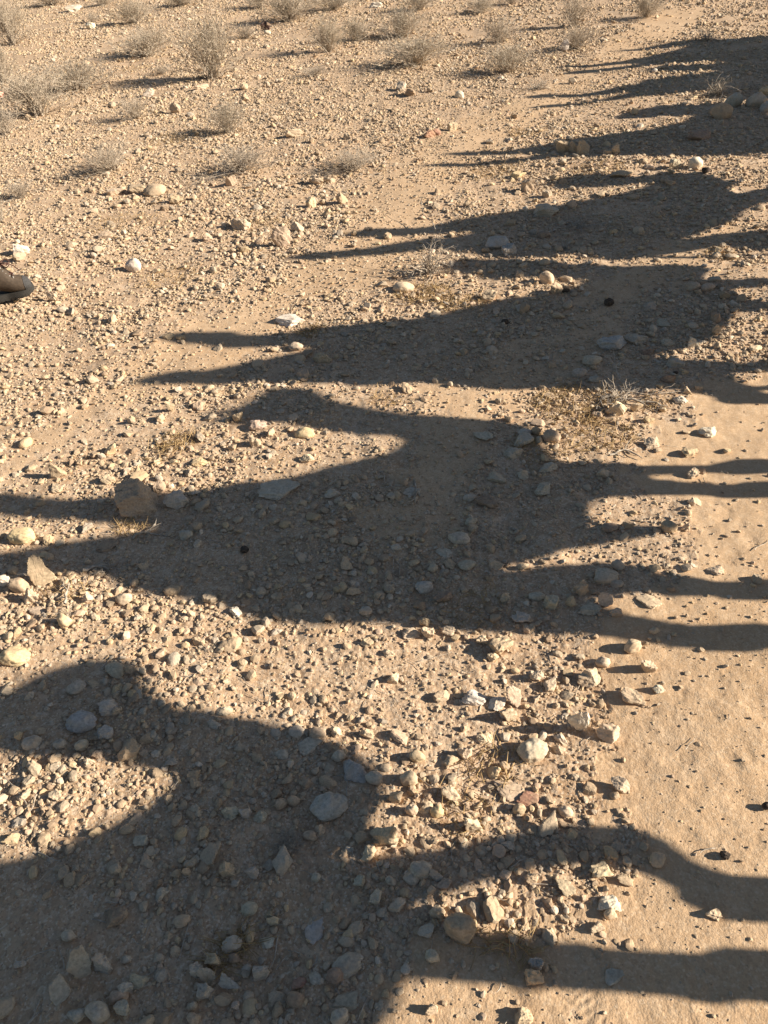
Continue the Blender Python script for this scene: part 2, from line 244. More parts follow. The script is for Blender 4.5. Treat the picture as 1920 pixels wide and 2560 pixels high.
STONE_TABLE = '''
1 320 55 75 28 f w|flat white stone lying below the shrubs at the top left corner
1 390 132 45 28 a w|small white block below the flat white stone near the top left
1 1150 138 45 36 a k|dark burgundy stone beside the bushy shrub at the top
1 1157 152 30 18 r w|little white stone touching the dark burgundy stone
1 1625 38 60 30 f w|white flat stone at the top edge right of the dark burgundy stone
1 368 283 40 24 a d
1 590 840 90 40 f t
1 500 845 80 30 f c
1 670 850 105 52 r t|large smooth tan mound of rock in the stony upper left field
1 765 885 65 42 a t
1 712 915 45 35 a c
1 745 912 40 35 a w
1 1220 1080 88 85 t t|upright tan boulder standing left of the fourth camel shadow's tips
1 1285 1010 60 45 a c
1 1040 1000 90 55 a c|wide cream stone up and left of the upright tan boulder
1 900 1045 50 38 a t
1 1415 940 50 40 a t
1 1000 810 52 45 a t|rounded tan stone just in front of the wide low shrub
1 1370 805 75 45 a c|cream stone below the flat shrub with white stones
1 1425 795 50 35 a w
1 1065 445 35 35 t g
1 760 500 50 45 a t
1 485 468 45 28 r g
1 1270 600 75 40 a c
1 1500 610 45 30 r c
1 870 395 70 35 f p
1 1055 395 45 35 a c
1 1022 345 35 30 a d
1 95 1106 70 50 a w
1 455 1030 75 30 f t
1 310 1070 60 30 a w
1 455 390 35 30 a c
1 1345 905 50 45 a c
1 1480 885 70 25 f t
1 1150 210 45 18 f w
1 620 735 40 32 a c
1 640 425 60 38 a g
1 1405 355 30 35 a t
2 325 430 42 32 r w|pale round stone on the smooth strip left of the sixth camel shadow
2 115 420 55 28 a c
2 70 395 60 22 f c
2 778 232 38 46 t w|upright pinkish white stone at the foot of the tall pale shrub
2 1168 315 25 16 r w|tiny bright white stone between the two farthest shadows
2 195 600 55 34 a n|red brown crumbly stone on the smooth strip
2 228 590 34 28 a n|smaller red brown stone touching the crumbly red one
2 297 570 45 35 q c|cream block stone just behind the red brown stones
2 350 578 24 24 a c
2 455 625 55 25 a t
2 545 615 35 18 a n
2 1080 500 45 35 a g
2 1510 470 78 58 r b|big round grey boulder at the right below the pale dead bush
2 1612 478 92 65 r g|big grey boulder by the right edge
2 1645 415 60 35 a y|yellow cream stone on top of the boulders at the right edge
2 1648 492 50 50 r b
2 1457 525 92 68 r t|wide tan boulder in shadow left of the round grey boulder
2 1360 612 110 50 f d
2 815 370 35 35 a t
2 770 672 66 58 a t|left tan rock of the small pile across the fifth shadow
2 815 668 46 50 a t
2 858 680 66 62 a t|right tan rock of the small pile across the fifth shadow
2 732 675 30 42 a t
2 830 684 38 24 f t
2 1000 678 40 48 t c|upright cream stone catching the sun at the edge of the fifth shadow
2 965 675 50 30 f t
2 585 775 75 36 f y|flat yellowish slab left of the blocky tan stone
2 620 842 56 62 q t|blocky tan stone left of the fourth camel's head shadow
2 578 845 35 30 a p
2 705 860 45 30 a c
2 230 845 55 25 f c
2 1345 735 65 50 r w|round white and grey stone in the sun between the fourth and fifth shadows
2 1250 735 60 45 a g
2 1025 770 110 35 f t|long flat tan stone above the fourth camel's head shadow
2 1240 757 40 28 a t
2 1240 685 45 30 a t
2 775 715 35 22 a t
2 735 778 30 28 a c
2 700 940 110 60 a g|angular grey slab on the edge of the fourth shadow
2 690 1035 60 35 r d
2 490 1078 112 58 r b|large rounded blue grey boulder in shade right of the dead twiggy bush
2 545 1108 78 50 q b|angular blue grey block in front of the large rounded boulder
2 440 1095 40 30 a c
2 1240 805 60 30 f g
2 1075 865 50 28 f g
2 165 950 35 20 a t
2 15 1035 45 30 r p
2 1150 730 50 30 a c
2 290 1025 30 20 r t
3 580 75 70 60 r w|big rounded white stone right of the brown boot
3 625 60 35 40 a t
3 85 25 60 30 r c
3 262 150 45 32 a c
3 230 205 45 50 t c|pale knobbly stone in front of the boot's toe
3 845 148 40 35 a t
3 865 112 48 32 a w
3 1255 300 130 46 f w|long white flat stone at the upper edge of the third shadow
3 1280 415 66 40 r c|rounded pinkish cream stone between the two tips of the third shadow
3 1395 465 86 50 a t|tan block at the right end of the small pile between the shadow tips
3 1325 440 72 30 f d
3 1300 462 50 32 a t
3 940 410 50 28 r c
3 730 362 52 30 r d
3 780 368 45 28 r g
3 590 345 50 28 a t
3 545 335 40 25 a c
3 480 400 40 35 a t
3 745 685 38 42 t c|small pointed cream stone left of the second camel's head shadow
3 695 720 45 28 f p
3 1115 750 86 50 a p|pink tan stone on the edge of the second camel's head shadow
3 985 725 40 20 f w
3 1320 785 90 45 r y|smooth oval tan stone below the second camel's neck shadow
3 860 910 72 55 f y
3 255 970 75 70 t t|upright tan stone at the far left above the second shadow's tip
3 470 990 60 40 a c
3 1325 890 65 35 a c
3 595 910 40 30 a t
3 540 912 35 25 a t
3 1105 830 60 50 a c
3 608 1128 182 148 q t|biggest boulder, square grey topped block on the edge of the second shadow
3 765 1100 105 80 a g|rounded grey rock touching the right side of the biggest boulder
3 1205 1040 180 62 f g|wide low rock half buried in the second shadow
3 115 820 70 22 f g
3 1030 725 50 50 a t
3 240 1020 70 30 f c
4 705 128 65 58 r c|pale rounded stone sitting in the sun above the third shadow
4 740 175 60 55 a t|knobbly tan stone leaning below the pale rounded stone
4 85 160 95 46 r c|low wide cream stone just below the dead twiggy bush
4 375 138 35 28 a c
4 575 150 45 35 a c
4 455 195 70 45 a c
4 115 228 40 28 a y
4 268 215 40 28 a c
4 985 410 132 68 f b|large flat blue grey slab in the third shadow
4 1090 385 100 46 f g|grey slab leaning behind the large flat blue grey slab
4 1135 428 62 35 a d
4 900 475 90 42 r g
4 845 525 72 42 r g|smooth oval grey stone in shade left of the dead root pile
4 910 552 62 32 f b
4 1255 490 80 46 q b|rounded blue grey stone in shade right of the dead root pile
4 1225 555 66 46 a d
4 1360 580 40 38 a t
4 1335 155 62 40 r t|round tan stone at the upper right end of the third shadow
4 1395 155 62 36 r t
4 1435 350 50 50 t t
4 1335 402 52 50 a w|white pinkish stone in the sun at the right edge of the third shadow
4 1365 385 45 40 a c
4 1605 410 66 28 f c
4 1225 395 60 35 a g
4 1210 305 72 28 f g
4 1165 330 40 30 r g
4 1435 285 62 28 f g
4 1000 700 96 76 a c|large craggy cream rock in front of the dead root pile
4 1090 680 60 45 t c|pointed cream stone right of the craggy rock by the root pile
4 920 705 56 40 a t
4 725 810 78 60 r t|round tan grey stone at the sunlit corner of the second shadow
4 665 738 66 30 f t
4 657 780 46 42 r t
4 670 815 35 32 a t
4 610 780 62 30 r g
4 600 820 100 42 a g
4 560 880 90 52 a g
4 780 765 30 35 a c
4 780 790 40 26 a c
4 740 838 46 30 a c
4 600 970 56 44 a g|angular grey stone in shade among the small stones by the second shadow's chest
4 650 935 50 35 a g
4 710 940 82 45 a g
4 490 980 80 44 a g
4 690 1030 92 42 a g
4 450 1090 100 62 a d|brown knobbly rock in shade near the middle of the second shadow
4 370 1060 60 34 a g
4 1280 640 65 35 a w
4 1310 602 46 28 a y
4 1320 868 82 42 a t|angular tan stone lying in the sun above the second camel's front leg shadow
4 1400 782 86 42 a w|rough pale stone in the sun right of the root pile
4 1305 775 40 36 a c
4 1140 725 46 36 a w
4 1155 830 76 46 a c
4 1335 965 56 45 a c|lumpy cream stone between the front leg shadows of the second camel
4 1340 1080 66 40 a c
4 1375 940 35 22 a c
4 540 715 50 24 r t
4 430 790 92 24 f g
4 120 1030 80 28 f g
4 100 590 60 26 f t
4 720 618 72 28 f t
4 450 905 50 34 a g
4 1480 850 42 20 f t
5 205 320 122 138 s t|tall tan slab standing on end at the left edge of the second shadow
5 25 330 60 66 a w|white angular stone at the left edge beside the standing slab
5 92 355 80 74 r t|rounded tan stone leaning in front of the standing slab
5 140 400 72 74 a c|cream wedge stone below the standing slab
5 100 140 115 70 r y|long cream boulder in the sun between the two shadow tips
5 465 165 102 40 f d
5 805 125 60 46 r b
5 540 400 70 54 r c|rounded cream stone in the sun right of the dry sticks
5 385 400 55 46 a c
5 283 508 72 66 r y|round tan boulder below the dry sticks
5 68 655 130 82 r y|large rounded cream boulder at the left above the nearest camel's head shadow
5 745 360 75 46 r t|smooth tan stone on the lower edge of the second shadow
5 1020 450 60 40 a w
5 835 405 40 36 a c
5 595 470 50 30 a t
5 155 440 82 28 f p|thin pink flat stone below the cream wedge stone
5 855 155 45 35 r g
5 330 780 90 48 r g
5 500 710 96 60 r g|rounded grey stone on top of the nearest camel's head shadow
5 570 705 48 50 t t
5 620 708 42 42 a c|speckled cream stone in the sun right of the nearest camel's head shadow
5 395 665 50 28 r t
5 355 940 138 74 r b|large blue grey slab inside the nearest camel's head shadow
5 475 870 112 50 a g
5 505 878 50 38 a t
5 453 980 86 60 a b|pale blue grey block right of the large blue grey slab
5 145 1030 86 60 r g|rounded grey stone at the lower left of the nearest camel's head shadow
5 262 1028 60 46 r g
5 355 1030 60 54 r g
5 425 1070 50 40 a t
5 390 1098 50 38 a c
5 745 1090 60 28 f b
5 970 875 76 35 f c
5 1280 965 76 34 r g
5 1375 975 76 50 r t|rounded tan stone on the upper edge of the nearest camel's neck shadow
5 1450 970 60 44 a c
5 1340 1025 112 42 f g
5 1220 1065 60 36 r g
5 1465 1080 66 54 r g
5 1530 1168 140 118 f b|big pointed greenish grey slab at the corner of the nearest shadow
5 1618 1182 76 64 r g|rounded grey stone right beside the pointed greenish slab
5 930 940 60 42 a g
5 1585 980 62 44 a c
5 1585 582 62 34 a c
5 1580 445 60 42 r g
5 835 780 38 30 r c
5 870 782 38 30 r c
5 915 775 48 30 r c
5 860 575 62 28 a c
5 755 650 62 28 a c
5 130 815 50 42 a g
6 885 755 108 74 a c|large cream half round rock in the sun on the sandy slope
6 575 840 90 94 s c|cream wedge shaped rock in the middle of the row of pale stones
6 510 612 102 70 q t|squared tan rock just below the second shadow
6 845 645 38 42 r c
6 945 668 66 44 r c
6 1140 698 66 56 q c|round cream stone alone right of the half round rock
6 1070 610 76 58 r c|smooth cream stone just below the second camel's hind leg shadow
6 1080 832 112 64 f c|thin flat cream stone with a rounded end on the sandy path
6 1185 785 56 38 a w
6 660 735 60 48 a c
6 720 770 82 54 f c
6 790 750 40 46 a c
6 390 835 106 56 a w|wide pale lumpy stone at the left of the row of pale stones
6 490 850 92 48 a w
6 535 905 76 64 a c|knobbly cream stone just below the wedge shaped rock
6 250 815 76 42 a t
6 655 825 48 38 a c
6 835 965 92 104 t w|tall broken white and brown stone casting a dark shadow
6 970 992 106 74 a c|angular cream stone right of the tall broken white one
6 645 1070 136 88 r g|large smooth grey tan oval cobble
6 765 995 52 30 a c
6 350 1070 66 62 a c
6 145 1080 66 50 r c
6 290 1095 76 40 a c
6 95 1088 45 34 r b
6 755 1045 56 38 a c
6 1230 93 70 54 r t|tilted tan oval stone at the raised foot of the second camel's shadow
6 1180 95 50 32 r g
6 1305 85 45 42 a c
6 975 85 76 44 r d
6 1040 120 50 34 r g
6 375 58 60 34 r g
6 325 140 96 44 r g|smooth grey oval stone in the second shadow
6 485 245 66 46 a p
6 360 252 80 44 r g
6 260 190 80 28 f g
6 255 392 86 54 a d|brown angular stone in the lower part of the second shadow
6 525 400 50 66 a g
6 660 382 70 40 r g
6 720 425 72 58 q g|squared grey stone between the second camel's hind leg shadows
6 595 475 86 48 a g
6 895 440 98 44 f g
6 1000 455 66 44 a t
6 965 415 82 64 s p|pinkish sharp stone catching light between the hind leg shadows
6 850 365 66 68 q t|upright tan block in the second camel's hind leg shadow
6 960 305 106 62 r g|large rounded grey stone in the hind leg shadow
6 1010 250 60 50 r g|round grey stone on the upper edge of the hind leg shadow
6 1005 325 60 34 r g
6 910 352 50 26 a g
6 1240 345 35 34 a g
6 1145 400 112 24 f c
6 1170 255 56 34 a t
6 1170 525 50 36 r g
6 1430 268 76 34 f c
6 1615 305 50 34 a t
6 175 345 82 54 r b
6 275 525 70 38 a c
6 190 550 60 54 a c
6 120 540 82 42 a c
6 175 498 50 44 t c
6 310 555 45 38 a c
6 360 555 45 30 a w
6 425 575 60 44 a c
6 40 740 62 48 a c
6 20 625 56 34 a c
6 470 645 56 38 a c
6 435 995 76 34 a c
7 375 890 128 138 s g|tall grey slab like stone in the shade at the lower left
7 270 1000 96 108 s g|five sided flat grey stone below the tall grey slab
7 455 880 92 80 q g|blocky grey stone right of the tall grey slab
7 435 1098 112 102 r g|large rounded brown grey cobble at the bottom left
7 340 1092 88 64 a b|pale angular stone left of the large rounded cobble at the bottom
7 545 980 80 58 a g
7 518 1015 82 54 r t
7 535 1062 76 54 a g
7 610 940 92 58 a g
7 890 1005 78 100 q g|rectangular grey stone in the shade at the bottom
7 905 925 86 84 s g|pointed grey stone behind the rectangular one
7 855 900 70 66 a g
7 990 950 78 78 s b|pale wedge stone right of the rectangular grey stone
7 925 855 70 54 q t
7 1005 790 92 58 r g
7 1015 845 56 56 r d
7 1130 905 80 68 q g
7 1150 770 72 34 f w
7 1280 1035 80 86 r d|rounded brown cobble standing in the shade near the bottom
7 1450 930 82 70 r d|rounded brown stone left of the sunlit corner at the bottom
7 1500 880 130 60 r g
7 1490 1030 122 46 f g|long flat grey stone near the bottom
7 1365 930 76 42 f g
7 1290 950 72 40 f n
7 1185 695 60 60 t g
7 1080 630 76 46 r g
7 790 680 72 50 r t|smooth tan oval stone near the middle of the nearest shadow
7 500 670 112 58 a d|dark angular rock in the nearest shadow at the left
7 300 745 66 46 r g
7 550 845 45 48 r g
7 990 470 76 60 q t|squared tan stone in the middle of the nearest shadow
7 695 568 76 46 a g
7 1215 175 56 56 r t|round tan stone left of the taller tan cobble
7 1270 170 60 84 r t|tall tan cobble beside the blue grey buried rock
7 1425 200 168 80 r b|wide blue grey rock half buried in the nearest shadow
7 1340 310 62 44 r t
7 1385 290 50 44 a t
7 1000 222 76 58 a g
7 1065 222 56 50 a g
7 1125 235 66 48 a g
7 1365 495 46 60 r g
7 1370 715 120 32 f b|thin pale flat stone in the nearest shadow
7 810 475 36 60 t t
7 760 470 50 38 a t
7 1090 475 66 48 a g
7 525 170 50 28 a w
7 105 130 60 40 a c
7 245 135 66 34 a c
7 610 335 66 38 a g
7 1660 340 130 100 a c|large sunlit cream rock in the notch of the nearest shadow
7 1590 395 82 54 a c|cream stone in the sunlit notch of the nearest shadow
7 1490 380 60 28 f t
7 200 555 56 28 f w
7 1555 515 60 42 a g
7 1625 590 70 56 a g
7 1020 1045 40 54 a p
7 835 1045 46 42 r g
7 840 1105 60 44 r t
7 1470 1106 82 58 r g
7 90 865 50 38 a b
7 730 740 50 36 a g
8 330 738 140 104 r t|big rounded tan boulder on the edge of the lower leg shadow
8 108 80 76 86 r c|tall cream cobble at the top of the pebbly patch
8 55 155 66 62 a c
8 230 225 62 92 r y|upright rounded tan stone leaning against a flat one
8 180 195 76 46 f c
8 120 210 60 58 r p|pinkish brown rounded stone left of the upright tan stone
8 290 140 92 58 a c|cream angular stone above the upright tan one
8 385 280 86 78 q c|pale cream block right of the upright tan stone
8 540 115 142 60 f p|large curved pink flint flake
8 625 150 102 34 f n|flat dark pink stone below the curved flake
8 585 200 56 48 r t
8 785 212 66 48 r c
8 715 285 84 110 s c|pointed cream slab standing at the bend of the upper leg shadow
8 1020 105 84 58 a c|cream stone alone on the sandy path at the right
8 997 130 45 32 r c
8 905 178 42 32 a c
8 893 248 46 36 a c
8 640 505 60 62 a t|hollowed tan stone between the two leg shadows
8 780 545 102 62 f c|flat pointed cream stone between the two leg shadows
8 937 470 96 56 q c|squared pinkish cream stone below the upper leg shadow
8 970 615 108 54 a w|wide pale stone above the lower leg shadow
8 975 648 56 40 r c
8 920 705 66 38 a c
8 1425 650 72 44 a c
8 160 470 96 64 r g|rounded grey stone in the upper leg shadow at its left
8 125 490 86 34 r g
8 30 510 50 56 r g
8 260 518 66 38 a t
8 225 490 60 52 a g
8 230 645 76 52 a c
8 55 615 82 48 a c
8 210 840 66 46 r g
8 655 865 66 50 a b
8 648 932 82 66 q t|tan block with one sunlit side at the lower leg shadow
8 735 880 40 42 r g
8 697 872 40 36 r g
8 995 915 92 36 f b|flat grey six sided flake in the lower leg shadow
8 205 1062 62 38 a c
8 600 1100 96 54 a c|pale rough stone at the bottom edge
'''

# ---------------------------------------------------------------- rocks
def ico(level):
    t = (1+5**.5)/2
    V = [(-1, t, 0), (1, t, 0), (-1, -t, 0), (1, -t, 0), (0, -1, t), (0, 1, t), (0, -1, -t), (0, 1, -t), (t, 0, -1), (t, 0, 1), (-t, 0, -1), (-t, 0, 1)]
    F = [(0, 11, 5), (0, 5, 1), (0, 1, 7), (0, 7, 10), (0, 10, 11), (1, 5, 9), (5, 11, 4), (11, 10, 2), (10, 7, 6), (7, 1, 8), (3, 9, 4), (3, 4, 2), (3, 2, 6), (3, 6, 8), (3, 8, 9), (4, 9, 5), (2, 4, 11), (6, 2, 10), (8, 6, 7), (9, 8, 1)]
    V = [np.array(v)/np.linalg.norm(v) for v in V]
    for _ in range(level):
        C = {}; G = []
        def md(a, b):
            k = (min(a, b), max(a, b))
            if k not in C: v = V[a]+V[b]; V.append(v/np.linalg.norm(v)); C[k] = len(V)-1
            return C[k]
        for a, b, c in F:
            d, e, f = md(a, b), md(b, c), md(c, a); G += [(a, d, f), (b, e, d), (c, f, e), (d, e, f)]
        F = G
    return np.array(V), np.array(F)
ICO = [ico(k) for k in range(5)]
def rock(level, rng, kind='a'):
    "unit rock: rough convex hull of cut planes, about 1 across, flat-ish underside"
    V, F = ICO[level]
    npl = {'a': rng.integers(8, 14), 'r': rng.integers(14, 22), 's': 9, 'f': 9, 't': 9, 'q': 9}[kind]
    n = rng.normal(size=(npl, 3)); n /= np.linalg.norm(n, axis=1)[:, None]
    if kind == 'q': n[:6] = np.array([(1, 0, 0), (-1, 0, 0), (0, 1, 0), (0, -1, 0), (0, 0, 1), (0, 0, -1)])+rng.normal(0, .24, (6, 3)); n /= np.linalg.norm(n, axis=1)[:, None]
    if kind in 'sf': n[0] = (.05, .05, 1); n[1] = (0, 0, -1); n /= np.linalg.norm(n, axis=1)[:, None]
    d = rng.uniform(.42, .95, npl) if kind not in 'r' else rng.uniform(.8, 1., npl)
    if kind == 'q': d[:6] = rng.uniform(.55, .66, 6); d[6:] = rng.uniform(.72, .9, npl-6)
    if kind in 's': n[2:, 2] *= .25; n /= np.linalg.norm(n, axis=1)[:, None]; d[:] = rng.uniform(.5, .85, npl); d[:2] = .2
    p = 11. if kind == 'r' else 60.
    s = np.maximum(V@n.T, 0)/d
    r = ((s**p).sum(1)+(1/1.12)**p)**(-1/p)
    P = V*r[:, None]
    if level >= 2:
        o = rng.uniform(-50, 50, 3); f = 3.2
        nz = vn(P[:, 0]*f+o[0], P[:, 1]*f+o[1]+P[:, 2]*2.3, 60)+.5*vn(P[:, 1]*f*2.1+o[1], P[:, 2]*f*2.1+o[2]+P[:, 0]*3, 61)+.25*vn(P[:, 0]*f*4.5+o[2], P[:, 2]*f*4.5+P[:, 1]*5, 62)
        if level >= 3: nz = nz+.14*vn(P[:, 0]*f*9+o[2]+P[:, 1]*4, P[:, 2]*f*9+P[:, 1]*9, 63)
        P = P*(1+(.06 if kind == 'r' else .12)*nz)[:, None]
        if kind in 'as' and rng.random() < .6:     # a chipped scoop
            c = rng.normal(size=3); c /= np.linalg.norm(c); c *= 1.15
            q = np.linalg.norm(P-c, axis=1); P = P+(P-c)/q[:, None]*np.maximum(.55-q, 0)[:, None]*.7
    P -= (P.max(0)+P.min(0))/2; P /= (P.max(0)-P.min(0)).max()
    return P, F
TINT = dict(c=(.54, .42, .285), t=(.46, .345, .23), w=(.64, .56, .45), g=(.46, .39, .295), b=(.42, .38, .32), k=(.075, .045, .04),
            d=(.30, .215, .15), p=(.55, .41, .30), n=(.36, .20, .135), y=(.60, .455, .27))
STONES = []
for ln in STONE_TABLE.strip().split('\n'):
    q, _, lab = ln.partition('|'); q = q.split(); R_ = int(q[0])-1
    ox, oy = (0, 960)[R_ % 2], (R_//2)*640; s = .57866
    STONES.append(dict(x=ox+float(q[1])*s, y=oy+float(q[2])*s, w=float(q[3])*s, h=float(q[4])*s, k=q[5], c=q[6], lab=lab.strip(), i=len(STONES)))
rs = np.random.default_rng(11)
def stone_geo(S):
    p = at(S['x'], S['y']-.22*S['h']); px, py, z = proj(p); sc = FPX/float(z)
    W = S['w']/sc; hv = S['h']/sc; k = S['k']
    r = rays = ray(S['x'], S['y']); dn = -r[2]/np.linalg.norm(r)          # sine of the downward view angle
    cs = math.sqrt(1-dn*dn)
    D = W*{'a': .72, 'r': .75, 'f': .7, 't': .55, 's': .32, 'q': .7}[k]
    Hh = max((hv-D*dn*.6)/cs, W*{'f': .13, 's': .8}.get(k, .36))
    if k in 'f': Hh = min(Hh, W*.3)
    Hh = min(Hh, W*{'a': .95, 'q': .95, 'r': .85, 'f': .3, 't': 1.6, 's': 1.5}[k])
    rng = np.random.default_rng(1000+S['i']); px768 = S['w']*.4
    lv = 4 if px768 > 26 else 3 if px768 > 9 else 2
    P, F = rock(lv, rng, 'a' if k == 't' else k)
    e = P.max(0)-P.min(0); sunk = {'f': .15, 's': .08, 't': .12}.get(k, .28)
    P = P/e*np.array([W, D, Hh/(1-sunk)])
    if k == 's':                                   # a slab tipped up on its edge, its broad face towards the low side
        P, F = rock(lv, rng, 's'); e = P.max(0)-P.min(0); P = P/e*np.array([W, hv*1.12, .26*W]); yy = P[:, 1]/(hv*1.12)+.5; P[:, 0] = P[:, 0]*(1.15-.62*yy)-(.22*W*yy if S['i'] % 2 else 0)
        tl = rad(62 if S['i'] % 2 else 42); c_, s_ = math.cos(tl), math.sin(tl)
        P = np.stack([P[:, 0], P[:, 1]*c_+P[:, 2]*s_*-1, P[:, 1]*s_+P[:, 2]*c_], 1); Hh = P[:, 2].max()-P[:, 2].min()
        th = rng.uniform(-.25, .25); P = np.stack([P[:, 0]*math.cos(th)+P[:, 2]*math.sin(th), P[:, 1], -P[:, 0]*math.sin(th)+P[:, 2]*math.cos(th)], 1)
    P[:, 2] += -P[:, 2].min()-Hh/(1-sunk)*sunk
    a = rng.uniform(-.45, .45) if k != 'f' else rng.uniform(-.8, .8)
    ca, sa = math.cos(a), math.sin(a); P[:, :2] = P[:, :2]@np.array([[ca, sa], [-sa, ca]])
    base = np.array(TINT[S['c']])*rng.uniform(.92, 1.08)*np.array([1, rng.uniform(.98, 1.02), rng.uniform(.94, 1.06)])
    lay = 1+.09*vn(P[:, 0]/W*3+S['i'], P[:, 2]/W*5, 70)+.06*vn(P[:, 0]/W*9, P[:, 1]/W*9+S['i'], 71)
    col = base*lay[:, None]
    p2 = np.array([p[0], p[1]+D*.1, p[2]+float(micro(p[0], p[1], 0))*.6])
    return P, F, np.clip(col, 0, .8), p2
order = sorted(STONES, key=lambda s: -(s['w']*s['h']*(1000 if s['lab'] else 1)))
IND = order[:296]; REST = order[296:]
LAND = [(s['x'], s['y'], s['lab']) for s in STONES if s['lab'] and s['w']*s['h'] > 900]
def short(l): return ' '.join(l.split()[:99])
CN = dict(c='cream', t='tan', w='white', g='grey', b='blue grey', k='black', d='brown', p='pinkish', n='reddish', y='yellowish')
KN = dict(q='blocky', a='angular', r='rounded', f='flat', t='upright', s='slab like')
LNAME = {}
for s in STONES:
    if s['lab']:
        t_ = s['lab']
        for cut in (' below ', ' in the ', ' at the ', ' on the ', ' of the ', ' near ', ' beside ', ' left of ', ' right of ', ' between ', ' inside ', ' above ', ' casting ', ' standing ', ' lying ', ' touching ', ' alone ', ' just ', ' across ', ' behind ', ' catching ', ' sitting ', ' leaning '):
            j = t_.find(cut)
            if j > 0 and len(t_[:j].split()) >= 3: t_ = t_[:j]
        LNAME[s['lab']] = ' '.join(t_.split()[:7])
from collections import Counter
dupn = Counter(LNAME.values())
LAND = [(x, y, LNAME[l]) for x, y, l in LAND if dupn[LNAME[l]] == 1 and len(LNAME[l].split()) >= 3]
used_labels = Counter()
def auto_label(S):
    sz = S['w']/(FPX/float(proj(at(S['x'], S['y']))[2]))
    big = 'small' if sz < .05 else 'fist sized' if sz < .1 else 'large'
    near = sorted(LAND, key=lambda L: math.hypot(L[0]-S['x'], (L[1]-S['y'])*1.3))[:9]
    for rank, L in enumerate(near):
        dx, dy = S['x']-L[0], (S['y']-L[1])*1.3; d = math.hypot(dx, dy)/max(S['w'], 20)
        if abs(dx) > 2*abs(dy): dr = 'right of' if dx > 0 else 'left of'
        elif abs(dy) > 2*abs(dx): dr = 'below' if dy > 0 else 'above'
        else: dr = ('below' if dy > 0 else 'above')+' and '+('right of' if dx > 0 else 'left of')
        how = 'just ' if d < 2.2 else '' if d < 5 else 'well '
        lb = f"{big} {CN[S['c']]} {KN[S['k']]} stone {how}{dr} the {L[2]}"
        if not used_labels[lb] and len(lb.split()) <= 16: break
    used_labels[lb] += 1
    return lb
def build_stones():
    for S in IND:
        P, F, c, p = stone_geo(S)
        o = obj('stone', mesh('stone', P, F, M_STONE, c, S['k'] == 'r'), loc=p)
        lb = S['lab'] or auto_label(S)
        tag(o, lb, 'stone', 'loose stones on the desert ground')
build_stones()

